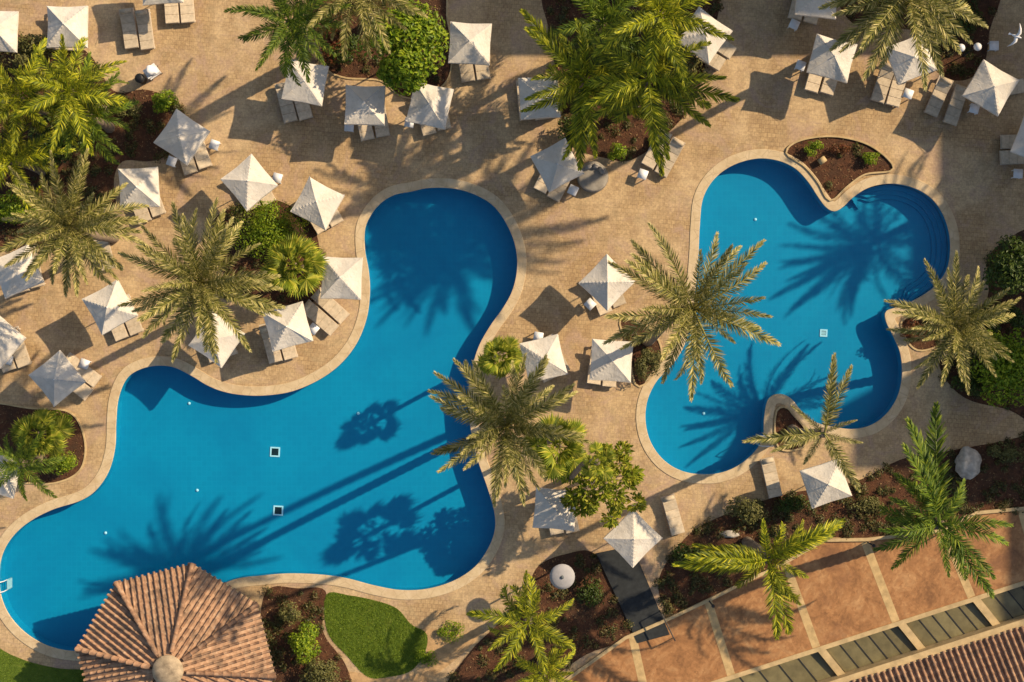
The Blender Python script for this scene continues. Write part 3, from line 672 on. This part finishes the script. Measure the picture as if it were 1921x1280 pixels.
def bush(name, cat, px, py, rx, ry, h, n, ls, mat, label, seed, stem=0.0, lumps=14, group='shrubs in the planting beds'):
    rng = random.Random(seed); z = stem; c = P(px, py, (h*.6+stem)); c.z = 0
    t = empty(name, c); tag(t, label, cat, group)
    o = leaf_blob(rng, rx/S, ry/S, h, n, ls, stem, lumps).build('foliage', mat, t); o['kind'] = 'stuff'
    for k in range(4 if stem == 0 else 1):
        a = k*1.6+.4; r_ = 0 if stem else .15
        MB().tube([(r_*math.cos(a)*.3, r_*math.sin(a)*.3, 0), (r_*math.cos(a), r_*math.sin(a), (stem+h*.3)*.6), (rx/S*.3*math.cos(a), ry/S*.3*math.sin(a), stem+h*.55)], [.05+.04*(stem > 0), .04, .015], 6).build('trunk' if stem else 'stem', M['wood'], t)
    if stem:
        for k in range(5):
            a = k*1.256; MB().tube([(0,0,stem*.8), (rx/S*.3*math.cos(a), ry/S*.3*math.sin(a), stem+h*.25), (rx/S*.6*math.cos(a), ry/S*.6*math.sin(a), stem+h*.5)], [.06,.04,.015], 5).build('branch', M['wood'], t)
    return t
bush('broadleaf_tree','tree',762,75,78,74,1.9,4200,.13,M['bush'],'glossy round bright green tree beside the parasol at top centre',1,stem=2.8,lumps=24)
bush('broadleaf_shrub','shrub',755,138,46,38,1.3,1900,.12,M['bush'],'yellow-green shrub just below the glossy round tree',2,stem=2.4,lumps=12)
bush('hedge','hedge',512,428,82,58,1.3,6500,.055,M['bush'],'smooth rounded green hedge by the parasol left of the larger pool',3,lumps=20)
bush('broadleaf_shrub','shrub',460,415,34,28,1.0,1300,.06,M['olive'],'olive shrub at the left end of the rounded hedge',4)
bush('broadleaf_shrub','shrub',620,60,40,60,1.0,1800,.07,M['red'],'reddish shrub under the date palm at the top edge',5)
bush('broadleaf_shrub','shrub',645,90,36,34,.8,1300,.07,M['darkbush'],'dark shrub between reddish shrub and glossy round tree',6)
bush('broadleaf_shrub','shrub',312,192,30,24,.9,1300,.07,M['bush'],'green shrub at the right tip of the upper left bed',7)
bush('broadleaf_shrub','shrub',240,205,30,22,.5,800,.06,M['olive'],'low dry olive shrub in the upper left bed',8)
bush('broadleaf_tree','tree',1905,505,62,60,1.9,4000,.10,M['darkbush'],'dark green tree at the right edge beside the smaller pool',9,stem=1.0,lumps=18)
bush('broadleaf_tree','tree',1890,690,66,78,1.7,4400,.10,M['bush'],'yellow-green tree at the right edge below the dark one',10,stem=.8,lumps=20)
bush('broadleaf_shrub','shrub',1880,598,40,34,1.2,1700,.085,M['darkbush'],'dark shrub between the two trees at the right edge',11,lumps=10)
bush('broadleaf_shrub','shrub',1825,660,40,36,1.0,1500,.08,M['olive'],'olive shrub in front of the yellow-green tree at right',12)
bush('broadleaf_shrub','shrub',1820,715,36,28,.9,1300,.08,M['darkbush'],'dark shrub at the lower corner of the right-hand bed',13)
bush('broadleaf_shrub','shrub',1158,288,20,20,.8,800,.06,M['bush'],'small dark green shrub between daybed and loungers',14)
bush('broadleaf_shrub','shrub',1080,240,34,40,1.0,1500,.075,M['darkbush'],'dark shrub under the leftmost feather palm of the clump',15)
bush('broadleaf_shrub','shrub',1170,110,60,60,1.2,2400,.085,M['darkbush'],'dark undergrowth shrub in the middle of the top centre clump',16)
bush('broadleaf_shrub','shrub',1280,120,40,50,1.2,1600,.085,M['olive'],'olive undergrowth shrub at the right of the top centre clump',17)
bush('broadleaf_shrub','shrub',1528,280,22,16,.5,600,.055,M['bush'],'left of two small shrubs in the tongue-shaped planter',18)
bush('broadleaf_shrub','shrub',1634,296,20,14,.45,560,.055,M['bush'],'right of two small shrubs in the tongue-shaped planter',19)
bush('broadleaf_shrub','shrub',1575,280,26,12,.4,500,.05,M['red'],'reddish low plant between the two shrubs in the tongue-shaped planter',20)
bush('broadleaf_shrub','shrub',570,1205,34,40,1.3,1900,.075,M['bush'],'bright shrub between the pavilion and the lawn',21)
bush('broadleaf_shrub','shrub',600,1265,40,34,1.0,1700,.07,M['olive'],'olive shrub at the bottom edge between pavilion and lawn',22)
bush('broadleaf_shrub','shrub',545,1150,24,26,.9,900,.065,M['olive'],'narrow olive shrub against the pavilion eaves',23)
bush('ground_cover_plant','shrub',850,1186,30,20,.3,900,.05,M['bush'],'low creeping green plant on sandy soil right of the lawn',24)
bush('ground_cover_plant','shrub',800,1235,26,18,.25,650,.05,M['bush'],'low creeping plant at the lower right rim of the lawn',25)
bush('broadleaf_shrub','shrub',118,868,30,26,.9,1400,.06,M['bush'],'leafy green shrub at the corner of the lower left bed',26)
bush('broadleaf_shrub','shrub',105,790,32,22,.9,1200,.065,M['bush'],'bright green shrub under the parasol at lower left',27)
bush('broadleaf_shrub','shrub',1400,960,46,26,.8,1500,.065,M['olive'],'olive shrub at the left of the bed above the terrace',28)
bush('broadleaf_shrub','shrub',1300,1040,40,30,.7,1300,.065,M['darkbush'],'dark shrub beside the black walkway',29)
bush('broadleaf_shrub','shrub',1490,945,34,18,.6,900,.06,M['darkbush'],'low dark shrub left of the lower right parasol',30)
bush('broadleaf_shrub','shrub',1620,945,40,18,.5,1000,.06,M['olive'],'low olive shrub right of the lower right parasol',31)
bush('broadleaf_shrub','shrub',1890,850,40,20,.7,1100,.06,M['olive'],'low olive shrub at the right edge beyond the pale boulder',32)
bush('broadleaf_shrub','shrub',1215,680,28,38,.9,1300,.065,M['olive'],'olive shrub in the island bed left of the smaller pool',33)
bush('broadleaf_shrub','shrub',1110,1110,34,30,.5,900,.06,M['darkbush'],'low dark shrub in the shady bed by the walkway',34)
bush('broadleaf_shrub','shrub',1715,620,26,20,.6,900,.06,M['red'],'reddish dry shrub in the small bank bed of the smaller pool',35)
bush('broadleaf_shrub','shrub',60,105,56,40,1.2,1900,.085,M['olive'],'olive undergrowth below the parasol at the top left',36)
bush('broadleaf_shrub','shrub',95,260,60,60,1.3,2600,.085,M['darkbush'],'dark undergrowth among the upper left feather palms',37)
bush('broadleaf_shrub','shrub',30,390,50,40,1.0,1700,.08,M['bush'],'green undergrowth at the left edge beside the greyish date palm',38)
bush('broadleaf_shrub','shrub',1800,30,50,40,.8,1300,.07,M['darkbush'],'dark shrub in the shaded bed by the globe lamps',39)

def tufted_tree(px, py, R_, h, n, label, seed):
    rng = random.Random(seed); c = P(px, py, h); c.z = 0; t = empty('tufted_tree', c); tag(t, label, 'tree')
    MB().tube([(0,0,0),(.05,.03,h*.25),(0,.02,h*.5)], [.12,.10,.08], 8).build('trunk', M['wood'], t, True)
    for i in range(n):
        u = (i+.5)/n; a = i*2.39996+rng.uniform(-.3,.3); r = R_*math.sqrt(u)*rng.uniform(.85,1.1)
        e = Vector((r*math.cos(a), r*math.sin(a), h*(1.08-.25*u)+rng.uniform(-.25,.25)))
        MB().tube([(0,.02,h*.48), (e.x*.45, e.y*.45, h*.75), e], [.055,.04,.018], 5).build('branch', M['resin'], t)
        mb = MB(); w_ = rng.uniform(.42,.62); ax = Vector((e.x, e.y, .9)).normalized()
        for k in range(85):
            v = (Vector((rng.gauss(0,1), rng.gauss(0,1), rng.gauss(0,.7)))+ax*.7).normalized(); q = e+v*w_*rng.uniform(.25,.8)
            nn = (Vector((0,0,1))*.9+Vector((rng.gauss(0,.45), rng.gauss(0,.45), 0))).normalized(); d_ = (v - nn*v.dot(nn)).normalized(); b_ = nn.cross(d_); l = rng.uniform(.14,.24)
            mb.add([q-d_*l*.3, q+d_*l*.3-b_*l*.33+nn*.03, q+d_*l-nn*l*.25, q+d_*l*.3+b_*l*.33+nn*.03], [(0,1,2),(0,2,3)])
        o = mb.build('leaf_tuft', M['fan'], t)
tufted_tree(1126,905, 1.85, 4.6, 27, 'open branching tree with tufts of bright leaves above two parasols', 5)
mb = MB(); rng = random.Random(77)
for k, dens in (('lower',4.2),('shady',2.6),('left',2.6),('palms',3.0),('topright',2.0),('pavilion',3.0),('right',3.0),('top',1.0),('mid',1.6),('bank',2.5),('tongue',.7),('island',2)):
    for x, y in scatter(beds[k], int(abs(area(beds[k]))*dens), rng):
        r = rng.uniform(.12,.42); hh = r*rng.uniform(.5,1.0)
        for i in range(int(90*r/.3)):
            v = Vector((rng.gauss(0,1), rng.gauss(0,1), abs(rng.gauss(0,1)))).normalized(); q = rng.uniform(.3,1)
            p = Vector((x+v.x*r*q, y+v.y*r*q, .03+v.z*hh*q)); nn = (v+Vector((rng.gauss(0,.5), rng.gauss(0,.5), .5))).normalized()
            a = Matrix.Rotation(rng.uniform(0,6.28), 3, nn) @ nn.orthogonal().normalized(); b = nn.cross(a); l = rng.uniform(.03,.08)
            mb.add([p-a*l, p-b*l*.4, p+a*l, p+b*l*.4], [(0,1,2),(0,2,3)])
M['cover'] = leafmat('cover_leaf', [(.03,.045,.008),(.06,.075,.014),(.11,.085,.03),(.15,.12,.03),(.08,.035,.014),(.05,.075,.010)], .55, .2, 0)
o = mb.build('ground_cover', M['cover']); tag(o, 'low mixed green and brown ground cover scattered over the planting beds', 'ground cover', kind='stuff')

# ------------------------------------------------------------------ parasols
def canopy_mesh(seed, side=1.95, drop=.47):
    rg = random.Random(seed); mb = MB(); n = 8; h = side/2; vs = []; fs = []
    ox, oy = rg.uniform(-3,3), rg.uniform(-3,3)
    for j in range(-n, n+1):
        for i in range(-n, n+1):
            u, v = i/n, j/n; m_ = max(abs(u), abs(v))
            z = -drop*m_
            lo = min(abs(u), abs(v))/max(m_, 1e-6)           # 0 mid panel, 1 on rib
            z -= .075*m_*(1-lo**2)                            # cloth sags between ribs
            sc = 1 - .035*(1-lo)*m_                           # scalloped edge
            wv = .02*m_*noise.noise(Vector((u*2.5+ox, v*2.5+oy, seed)))
            vs.append((u*h*sc, v*h*sc, z+wv))
    k = 2*n+1
    for j in range(2*n):
        for i in range(2*n): fs.append((j*k+i, j*k+i+1, (j+1)*k+i+1, (j+1)*k+i))
    nv = len(vs); vs += [(x, y, z-.012) for x, y, z in vs]; fs += [tuple(nv+q for q in f[::-1]) for f in fs]
    mb.add(vs, fs)
    me = mb.mesh('canopy', M['canvas'])
    # hanging valance
    ring = [(i, 0) for i in range(2*n)] + [(2*n, j) for j in range(2*n)] + [(2*n-i, 2*n) for i in range(2*n)] + [(0, 2*n-j) for j in range(2*n)]
    mv = MB(); top = [Vector(vs[j*k+i]) for i, j in ring]; low = [Vector((p.x*1.012, p.y*1.012, p.z-.13-.02*rg.random())) for p in top]; N_ = len(top)
    mv.add([p+Vector((0,0,-.004)) for p in top]+low, [(a, (a+1) % N_, N_+(a+1) % N_, N_+a) for a in range(N_)])
    return me, mv.mesh('valance', M['canvas'])
CAN = [canopy_mesh(i) for i in range(5)]
AP = 2.78
pole_me = MB().tube([(0,0,.05),(0,0,AP-.02)], .025, 8).mesh('pole', M['pole'], True)
base_me = bevel_mesh(MB().box((0,0,.045), (.52,.52,.09)).mesh('base', M['concrete']), .02)
fin_me = MB().lathe([(.012,0),(.035,.02),(.03,.05),(.01,.08)], 8, (0,0,AP-.01)).mesh('finial', M['white'], True)
rib_me = MB().tube([(0,0,AP-.05),(.95,.95,AP-.53)], .012, 5).mesh('rib', M['pole'])
UMB = [
 (122,47,0,'at the top left, above the feather palms'), (-8,57,3,'cut by the left edge at the top'), (300,-31,-4,'cut by the top edge, above the lone linen cart'),
 (339,256,34,'at the right tip of the reddish upper left bed'), (259,352,-3,'beside the greyish date palm at upper left'), (467,341,50,'just above the left end of the rounded hedge'),
 (595,380,28,'between the rounded hedge and the top of the larger pool'), (572,154,10,'under the dark feather palm at the top'), (684,194,1,'below the reddish bed, with dappled shade on its upper half'),
 (805,196,12,'just below the yellow-green shrub at top centre'), (881,79,3,'to the right of the glossy round tree'), (1013,182,-4,'shaded by the leftmost yellow-green feather palm'),
 (1046,310,-28,'beside the round daybed'), (1322,64,36,'mostly hidden behind the top centre palms'), (1536,-8,6,'cut by the top edge at right, in building shade'),
 (1563,108,15,'under the left fronds of the top right date palm'), (1712,109,-21,'under the right fronds of the top right date palm'), (1861,165,30,'below the two globe lamps at right'),
 (1948,262,22,'cut by the right edge'), (639,521,2,'flat in shade on the left bank of the larger pool'), (539,613,-15,'at the inner curve of the larger pool'),
 (404,636,34,'half covered by the broad date palm'), (204,577,-29,'left of the broad date palm'), (105,712,-38,'left of the larger pool inlet, above the lower left bed'),
 (-8,640,40,'cut by the left edge at mid height'), (30,508,-24,'at the left edge below the greyish date palm'), (1139,530,44,'left of the tall date palm between the pools'),
 (1021,674,-14,'with a trunk shadow across it, between the pools'), (1148,677,4,'streaked with frond shadow beside the island bed'), (1042,957,5,'speckled with shade left of the broad fan palm'),
 (1188,1010,45,'standing corner-on at the head of the black walkway'), (1551,908,-18,'below the notch planter at lower right'), (-4,890,14,'cut by the left edge at lower left')]
for i, (x, y, rot, place) in enumerate(UMB):
    zc = AP-.35; c = P(x, y, zc)
    t = empty('parasol', (c.x, c.y, 0), R(-rot)); tag(t, 'square off-white parasol '+place, 'parasol', 'square white parasols')
    cm, vm = CAN[i % 5]
    rg = random.Random(i)
    tilt = Euler((rg.gauss(0,.035), rg.gauss(0,.035), R(90*rg.randint(0,3))))
    cn = link('canopy', cm, t); cn.location.z = AP + rg.uniform(-.05,.05); cn.rotation_euler = tilt; cn.scale = (rg.uniform(.97,1.03), rg.uniform(.97,1.03), rg.uniform(.85,1.15))
    va = link('valance', vm, cn)
    link('pole', pole_me, t); link('base', base_me, t); link('finial', fin_me, t)
    for k in range(4): r_ = link('rib', rib_me, t); r_.rotation_euler = (0,0,k*math.pi/2)

# ------------------------------------------------------------------ sun loungers and side tables
LW, LL = .70, 1.98
fm = MB()
for s_ in (-1,1): fm.box((-LL/2, s_*(LW/2-.03), .27), (LL,.05,.07))
for x in (-.03, -LL+.03, -LL*.6): fm.box((x, 0, .27), (.05, LW-.1, .07))
frame_me = fm.mesh('frame', M['resin'])
leg_me = MB().box((0,0,.12), (.06,.06,.24)).mesh('leg', M['resin'])
SL = LL*.62
sp_ = MB()
for k in range(3): sp_.box((-SL*(k+.5)/3-.01, 0, .345), (SL/3-.004, LW-.03, .075))
seat_me = bevel_mesh(sp_.mesh('seat_pad', M['mattress']), .016, 2, False)
bp_ = MB()
for k in range(2): bp_.box((-(LL-SL-.03)*(k+.5)/2, 0, 0), ((LL-SL-.03)/2-.004, LW-.03, .075))
back_me = bevel_mesh(bp_.mesh('backrest', M['mattress']), .016, 2, False)
pil_me = bevel_mesh(MB().box((-(LL-SL)+.16, 0, .06), (.24, LW-.14, .08)).mesh('headrest', M['mattress']), .035)
def lounger(loc, rz, label, flat):
    t = empty('sun_lounger', loc, rz); tag(t, label, 'sun lounger', 'cushioned sun loungers')
    link('frame', frame_me, t); link('seat_pad', seat_me, t)
    for x in (-.12, -LL+.15):
        for y in (-1,1): l = link('leg', leg_me, t); l.location = (x, y*(LW/2-.05), 0)
    b = link('backrest', back_me, t); b.location = (-SL-.015, 0, .345); b.rotation_euler = (0, flat, 0)
    link('headrest', pil_me, b)
# foot centre of a pair (photo pixels), direction head->foot, place
PAIRS = [
 (120,92,0,1,'under the top left parasol above the feather palms'), (338,44,.06,1,'under the parasol cut by the top edge above the linen cart'), (372,321,.31,.95,'by the parasol at the tip of the reddish bed'),
 (285,410,.36,.93,'by the parasol beside the greyish date palm'), (492,386,.45,.89,'by the parasol above the rounded hedge'), (619,425,.5,.86,'under the parasol between hedge and larger pool'),
 (560,226,.26,.96,'by the parasol under the dark feather palm'), (704,257,.2,.98,'by the dappled parasol below the reddish bed'), (820,247,.25,.97,'by the parasol below the yellow-green shrub'),
 (893,150,.15,.99,'by the parasol right of the glossy round tree'), (1003,226,.12,.99,'by the parasol shaded by the leftmost feather palm'), (1025,365,-.45,.89,'by the parasol beside the round daybed'),
 (1366,112,.84,.54,'sticking out from behind the top centre palms'), (1505,40,-.26,.96,'by the parasol cut by the top edge at right'), (1536,174,-.27,.96,'by the parasol under the left fronds of the top right palm'),
 (1660,195,-.28,.96,'by the parasol under the right fronds of the top right palm'), (1878,281,-1,.04,'cut by the right edge'), (636,609,.74,.67,'by the flat shaded parasol on the left pool bank'),
 (532,677,.28,.96,'by the parasol at the inner curve of the larger pool'), (420,674,.32,.95,'by the parasol half covered by the broad date palm'), (243,632,.35,.94,'by the parasol left of the broad date palm'),
 (175,730,.79,.61,'by the parasol left of the larger pool inlet'), (32,692,.33,.94,'by the parasol cut by the left edge'), (56,543,.25,.97,'at the left edge below the greyish date palm'),
 (1150,580,.38,.92,'by the parasol left of the tall date palm'), (1045,706,.42,.9,'by the parasol with a trunk shadow across it'), (1128,722,-.12,.99,'by the parasol beside the island bed'),
 (1225,322,-.5,.86,'below the top centre palms beside a bright side table'), (262,92,.12,.99,'in shade right of the top left parasol'), (1060,1000,.2,.98,'under the speckled parasol left of the fan palm')]
def placelounger(px, py, dx, dy, label, lat=0.0, flat=None):
    f = P(px, py, .36); f.z = 0; dv = Vector((dx, -dy, 0)).normalized(); sd = Vector((-dv.y, dv.x, 0))
    rg = random.Random(int(px*7+py*3+lat*100)); jit = rg.uniform(-.08,.08)
    lounger(f + sd*lat + dv*jit, math.atan2(dv.y, dv.x) + rg.uniform(-.03,.03), label, flat if flat is not None else R(rg.choice((3,18,24,30))))
for (px, py, dx, dy, place) in PAIRS:
    dv = Vector((dx, -dy, 0)).normalized(); sd = Vector((-dv.y, dv.x, 0))
    horiz = abs(dx) > abs(dy)
    for s_ in (-1, 1):
        off_ = sd*s_
        w_ = ('upper' if off_.y > 0 else 'lower') if horiz else ('right' if off_.x > 0 else 'left')
        placelounger(px, py, dx, dy, f'{w_} beige lounger {place}', s_*.385)
placelounger(1746,216,-.40,.91,'beige lounger standing alone, left of two beside the globe lamp bed', 0, R(30))
placelounger(1783,230,-.32,.95,'beige lounger in shade, nearest the parasol below the globe lamps', 0, R(4))
placelounger(1273,1003,.3,.95,'single pinkish beige lounger right of the corner-on parasol', 0, R(5))
placelounger(1455,930,.22,.97,'single grey shaded lounger above the lower right bed', 0, R(5))
placelounger(1921,160,.9,-.2,'lounger cut by the right edge beside the globe lamp parasol', 0, R(10))
placelounger(203,505,.25,.97,'single lounger under the right fronds of the greyish date palm', 0, R(20))
tb_top = bevel_mesh(MB().box((0,0,.43), (.46,.46,.035)).mesh('table_top', M['white']), .012)
tb_leg = MB().box((0,0,.2), (.04,.04,.40)).mesh('leg', M['white'])
TABLES = [(322,303,20,'left of the loungers at the tip of the reddish bed'),(402,272,20,'right of the loungers at the tip of the reddish bed'),(520,334,15,'right of the parasol above the rounded hedge'),
 (655,238,5,'left of the loungers by the dappled parasol'),(768,230,10,'left of the parasol below the yellow-green shrub'),(1075,357,25,'between the shaded parasol and the round daybed'),
 (1206,327,20,'brightly lit, below the top centre palms'),(1490,46,25,'by the parasol cut by the top edge'),(1502,123,20,'left of the parasol under the top right palm'),
 (1704,176,20,'below the top right palm, at the loungers'),(1828,204,15,'below the parasol by the globe lamps'),(1910,326,3,'at the right edge below the cut-off loungers'),
 (588,617,40,'between two parasols at the larger pool curve'),(158,683,20,'right of the parasol at the larger pool inlet'),(243,585,20,'right of the parasol left of the broad date palm'),
 (1107,571,45,'left of the loungers beside the tall date palm'),(1010,632,10,'above the parasol with a trunk shadow across it'),(15,675,15,'beside the lounger pair at the left edge'),(1865,86,0,'in building shade beside the dark bed with globe lamps')]
for x, y, rot, place in TABLES:
    c = P(x, y, .43); t = empty('side_table', (c.x, c.y, 0), R(-rot)); tag(t, 'small square white side table '+place, 'side table', 'white side tables')
    link('table_top', tb_top, t)
    for sx in (-1,1):
        for sy in (-1,1): l = link('leg', tb_leg, t); l.location = (sx*.18, sy*.18, 0)

# ------------------------------------------------------------------ other things
c = P(1112,332,.3); t = empty('round_daybed', (c.x, c.y, 0)); tag(t, 'round grey-brown daybed with cushion beside a parasol at upper centre', 'daybed')
MB().lathe([(.70,0),(.78,.12),(.78,.32),(.72,.34)], 20).build('wicker_base', M['wicker'], t, True)
MB().lathe([(.72,.341),(.75,.38),(.74,.46),(.66,.50),(.2,.52)], 20).build('cushion', simple('taupe_cushion', (.27,.235,.185), .9, .25, 3, bumps=.5), t, True)
for a, s_ in ((.6,1),(1.3,.85),(2.0,.9)):
    o = bevel_mesh(MB().box((0,0,0), (.42*s_,.16,.34)).mesh('pillow', simple('pillow_cloth', (.3,.27,.23), .9)), .06); o = link('pillow', o, t); o.location = (.5*math.cos(a), .5*math.sin(a), .62); o.rotation_euler = (R(-25),0,a-math.pi/2)
def disc(name, x, y, z, r, mat, label, cat, group):
    c = P(x, y, z); o = MB().lathe([(r,0),(r,.02),(r*.6,.05),(r*.3,.055)], 12).build(name, mat, None, True); o.location = c; tag(o, label, cat, group)
for x, y, pl in ((355,757,'below the inlet of the larger pool'),(198,1000,'in the left bay of the larger pool'),(370,920,'in the middle left of the larger pool'),(672,776,'in the upper middle of the larger pool'),(1417,412,'in the upper lobe of the smaller pool'),(1320,776,'in the lower left of the smaller pool')):
    disc('pool_inlet', x, y, FLOOR+.003, .075, M['fitting'], 'tiny white floor fitting '+pl, 'pool fitting', 'white floor fittings in the pools')
for x, y, pl, dk in ((516,848,'upper dark square drain with white rim on the larger pool floor',1),(522,958,'lower dark square drain with white rim on the larger pool floor',1),(1545,625,'pale square drain on the smaller pool floor',0)):
    c = P(x, y, FLOOR); t = empty('pool_drain', c, R(-3)); tag(t, pl, 'drain', 'square floor drains')
    s_ = .21 if dk else .15; mb = MB()
    for a, b, dx, dy in ((0,s_,2*s_+.07,.07),(0,-s_,2*s_+.07,.07),(s_,0,.07,2*s_-.07),(-s_,0,.07,2*s_-.07)): mb.box((a,b,.015), (dx,dy,.03))
    mb.build('rim', M['fitting'], t)
    g = MB().box((0,0,.008), (2*s_-.07,2*s_-.07,.012)).build('grate', M['grate'] if dk else M['pole'], t)
    for k in range(4): MB().box((0,-s_+.1+k*(2*s_-.2)/3,.017), (2*s_-.09,.015,.006)).build('bar', M['darkmetal'] if dk else M['fitting'], t)
def ladder(x, y, rz, label):
    t = empty('pool_ladder', P(x, y), rz); tag(t, label, 'ladder')
    for s_ in (-.25,.25):
        MB().tube([(-.55,s_,.0),(-.55,s_,.55),(-.45,s_,.72),(-.25,s_,.78),(.0,s_,.70),(.10,s_,.45),(.10,s_,-.8)], .024, 8).build('rail', M['white_metal'], t, True)
    for k in range(3): MB().box((.10,0,-.25-k*.25), (.09,.48,.03)).build('tread', M['white_metal'], t)
ladder(8,1098, R(0), 'white pool ladder at the left edge of the larger pool')
ladder(1427,826, R(180), 'white pool ladder beside the notch planter of the smaller pool')
def globe(x, y, label):
    z = 2.2; c = P(x, y, z); t = empty('globe_lamp', (c.x,c.y,0)); tag(t, label, 'lamp', 'globe lamps in the shaded bed')
    MB().lathe([(.09,0),(.09,.06),(.03,.1),(.03,2.0),(.06,2.03)], 8).build('post', M['darkmetal'], t, True)
    MB().lathe([(.05,2.03),(.15,2.08),(.2,2.2),(.15,2.34),(.04,2.4)], 14).build('globe', M['white'], t, True)
globe(1803,90,'left of two white globe lamps in the shaded bed at top right'); globe(1834,88,'right of two white globe lamps in the shaded bed at top right')
z = 3.3; c = P(1055,1083,z); t = empty('disc_lamp', (c.x,c.y,0)); tag(t, 'grey mushroom lamp with wide round shade in the shady bed', 'lamp')
MB().lathe([(.14,0),(.13,.08),(.05,.12),(.04,3.2)], 10).build('post', M['darkmetal'], t, True)
MB().lathe([(.60,3.12),(.60,3.16),(.45,3.25),(.2,3.31),(.09,3.32)], 24).build('lamp_shade', simple('grey_shade', (.34,.32,.31), .7, .1), t, True)
MB().lathe([(.09,3.32),(.08,3.37),(.03,3.39)], 10).build('cap', simple('cap_grey', (.12,.13,.13), .6), t, True)
for x, y, pl in ((1330,1127,'at the left'),(1625,1016,'in the middle'),(1768,998,'at the right, under the palm')):
    t = empty('path_light', P(x, y)); tag(t, f'slim dark post light {pl} of the terrace kerb', 'post light', 'post lights along the terrace kerb')
    MB().lathe([(.07,0),(.07,.04),(.035,.06),(.035,1.5)], 8).build('post', M['darkmetal'], t, True); MB().lathe([(.035,1.5),(.09,1.52),(.09,1.6),(.02,1.64)], 8).build('lamp_head', M['darkmetal'], t, True)
def rock(name, x, y, r, label, cat, mat, seed, sq=.8):
    bm = bmesh.new(); bmesh.ops.create_icosphere(bm, subdivisions=3, radius=1)
    for v in bm.verts:
        v.co *= 1 + .32*noise.noise(v.co*1.3+Vector((seed,0,0))) + .16*noise.noise(v.co*3.1) + .06*noise.noise(v.co*7)
        v.co = Vector((v.co.x*r[0], v.co.y*r[1], max(-.05, v.co.z*r[2]+r[2]*.55)))
    me = bpy.data.meshes.new(name); bm.to_mesh(me); bm.free(); me.materials.append(mat); me.polygons.foreach_set('use_smooth', [True]*len(me.polygons))
    o = link(name, me); o.location = P(x, y); tag(o, label, cat); return o
rock('boulder',1812,868,(.58,.82,.55),'pale rounded boulder in the bed at the right','boulder',M['stone'],4)
bl = bevel_mesh(MB().box((0,0,.16), (.36,.30,.32)).mesh('stone_block', M['cream']), .02); o = link('stone_block', bl); o.location = P(1541,302); o.rotation_euler = (0,0,R(35)); tag(o, 'small cream stone block in the tongue-shaped planter', 'stone')
for x, y, pl, k in ((1385,1030,'small pale stone at the left of the bed above the terrace',1),(1368,1002,'elongated pale stone beside the olive shrub above the terrace',2),(1598,372,'pale stone slab',3)):
    if k < 3: rock('garden_stone', x, y, (.3+.15*(k==2),.18,.14), pl, 'stone', M['stone'], k)
# linen cart and bin
c = P(283,133,.8); t = empty('linen_cart', (c.x,c.y,0), R(35)); tag(t, 'small white cart piled with crumpled white towels on the deck', 'cart')
MB().box((0,0,.28),(.62,.46,.04)).build('lower_shelf', M['white_metal'], t); MB().box((0,0,.72),(.66,.5,.05)).build('tray', M['white_metal'], t)
for sx in (-1,1):
    for sy in (-1,1):
        MB().tube([(sx*.29,sy*.21,.08),(sx*.29,sy*.21,.72)], .016, 6).build('post', M['white_metal'], t)
        MB().tube([(sx*.29,sy*.21-.015,.06),(sx*.29,sy*.21+.015,.06)], .06, 10).build('wheel', M['dark'], t)
o = rock('towel_pile', 283, 133, (.30,.24,.16), 'crumpled white towels heaped on the small white cart', 'towels', M['linen'], 9); o.location = (c.x, c.y, .75)
c = P(262,147,.7); t = empty('waste_bin', (c.x,c.y,0)); tag(t, 'dark round waste bin beside the small white cart', 'bin')
MB().lathe([(.19,0),(.22,.68),(.235,.70),(.235,.74),(.20,.74)], 16).build('body', M['dark'], t, True); MB().lathe([(.20,.745),(.16,.79),(.05,.81)], 16).build('lid', M['darkmetal'], t, True)
# gull in flight
def gull(px, py, z, rz):
    mb = MB(); prof = [(-.24,.004),(-.2,.02),(-.12,.045),(0,.06),(.1,.05),(.15,.035),(.19,.038),(.225,.028),(.26,.006)]
    mb.tube([(x,0,0) for x, r in prof], [r for x, r in prof], 10)
    for s_ in (-1,1):
        sec = [(.04,.03,.09,.02),(.22*1,.07,.08,.06),(.42,.0,.055,.03),(.6,-.12,.012,-.02)]
        vs = []
        for y, x, ch, zz in sec: vs += [(x+ch,s_*y,zz),(x,s_*y,zz+.015),(x-ch,s_*y,zz),(x,s_*y,zz-.005)]
        mb.add(vs, [(i*4+k, i*4+(k+1) % 4, i*4+4+(k+1) % 4, i*4+4+k) for i in range(3) for k in range(4)]+[(12,13,14,15)])
    mb.add([(-.2,.02,0),(-.2,-.02,0),(-.34,-.06,0),(-.35,0,.006),(-.34,.06,0)], [(0,1,2,3),(0,3,4)])
    o = mb.build('gull', M['linen'], None, True); o.location = P(px, py, z); o.rotation_euler = (R(38), 0, rz); tag(o, 'white gull gliding over the shaded deck at top right', 'gull')
gull(1906,68,7.0,R(-20))
scene.render.resolution_x = 1024; scene.render.resolution_y = 682
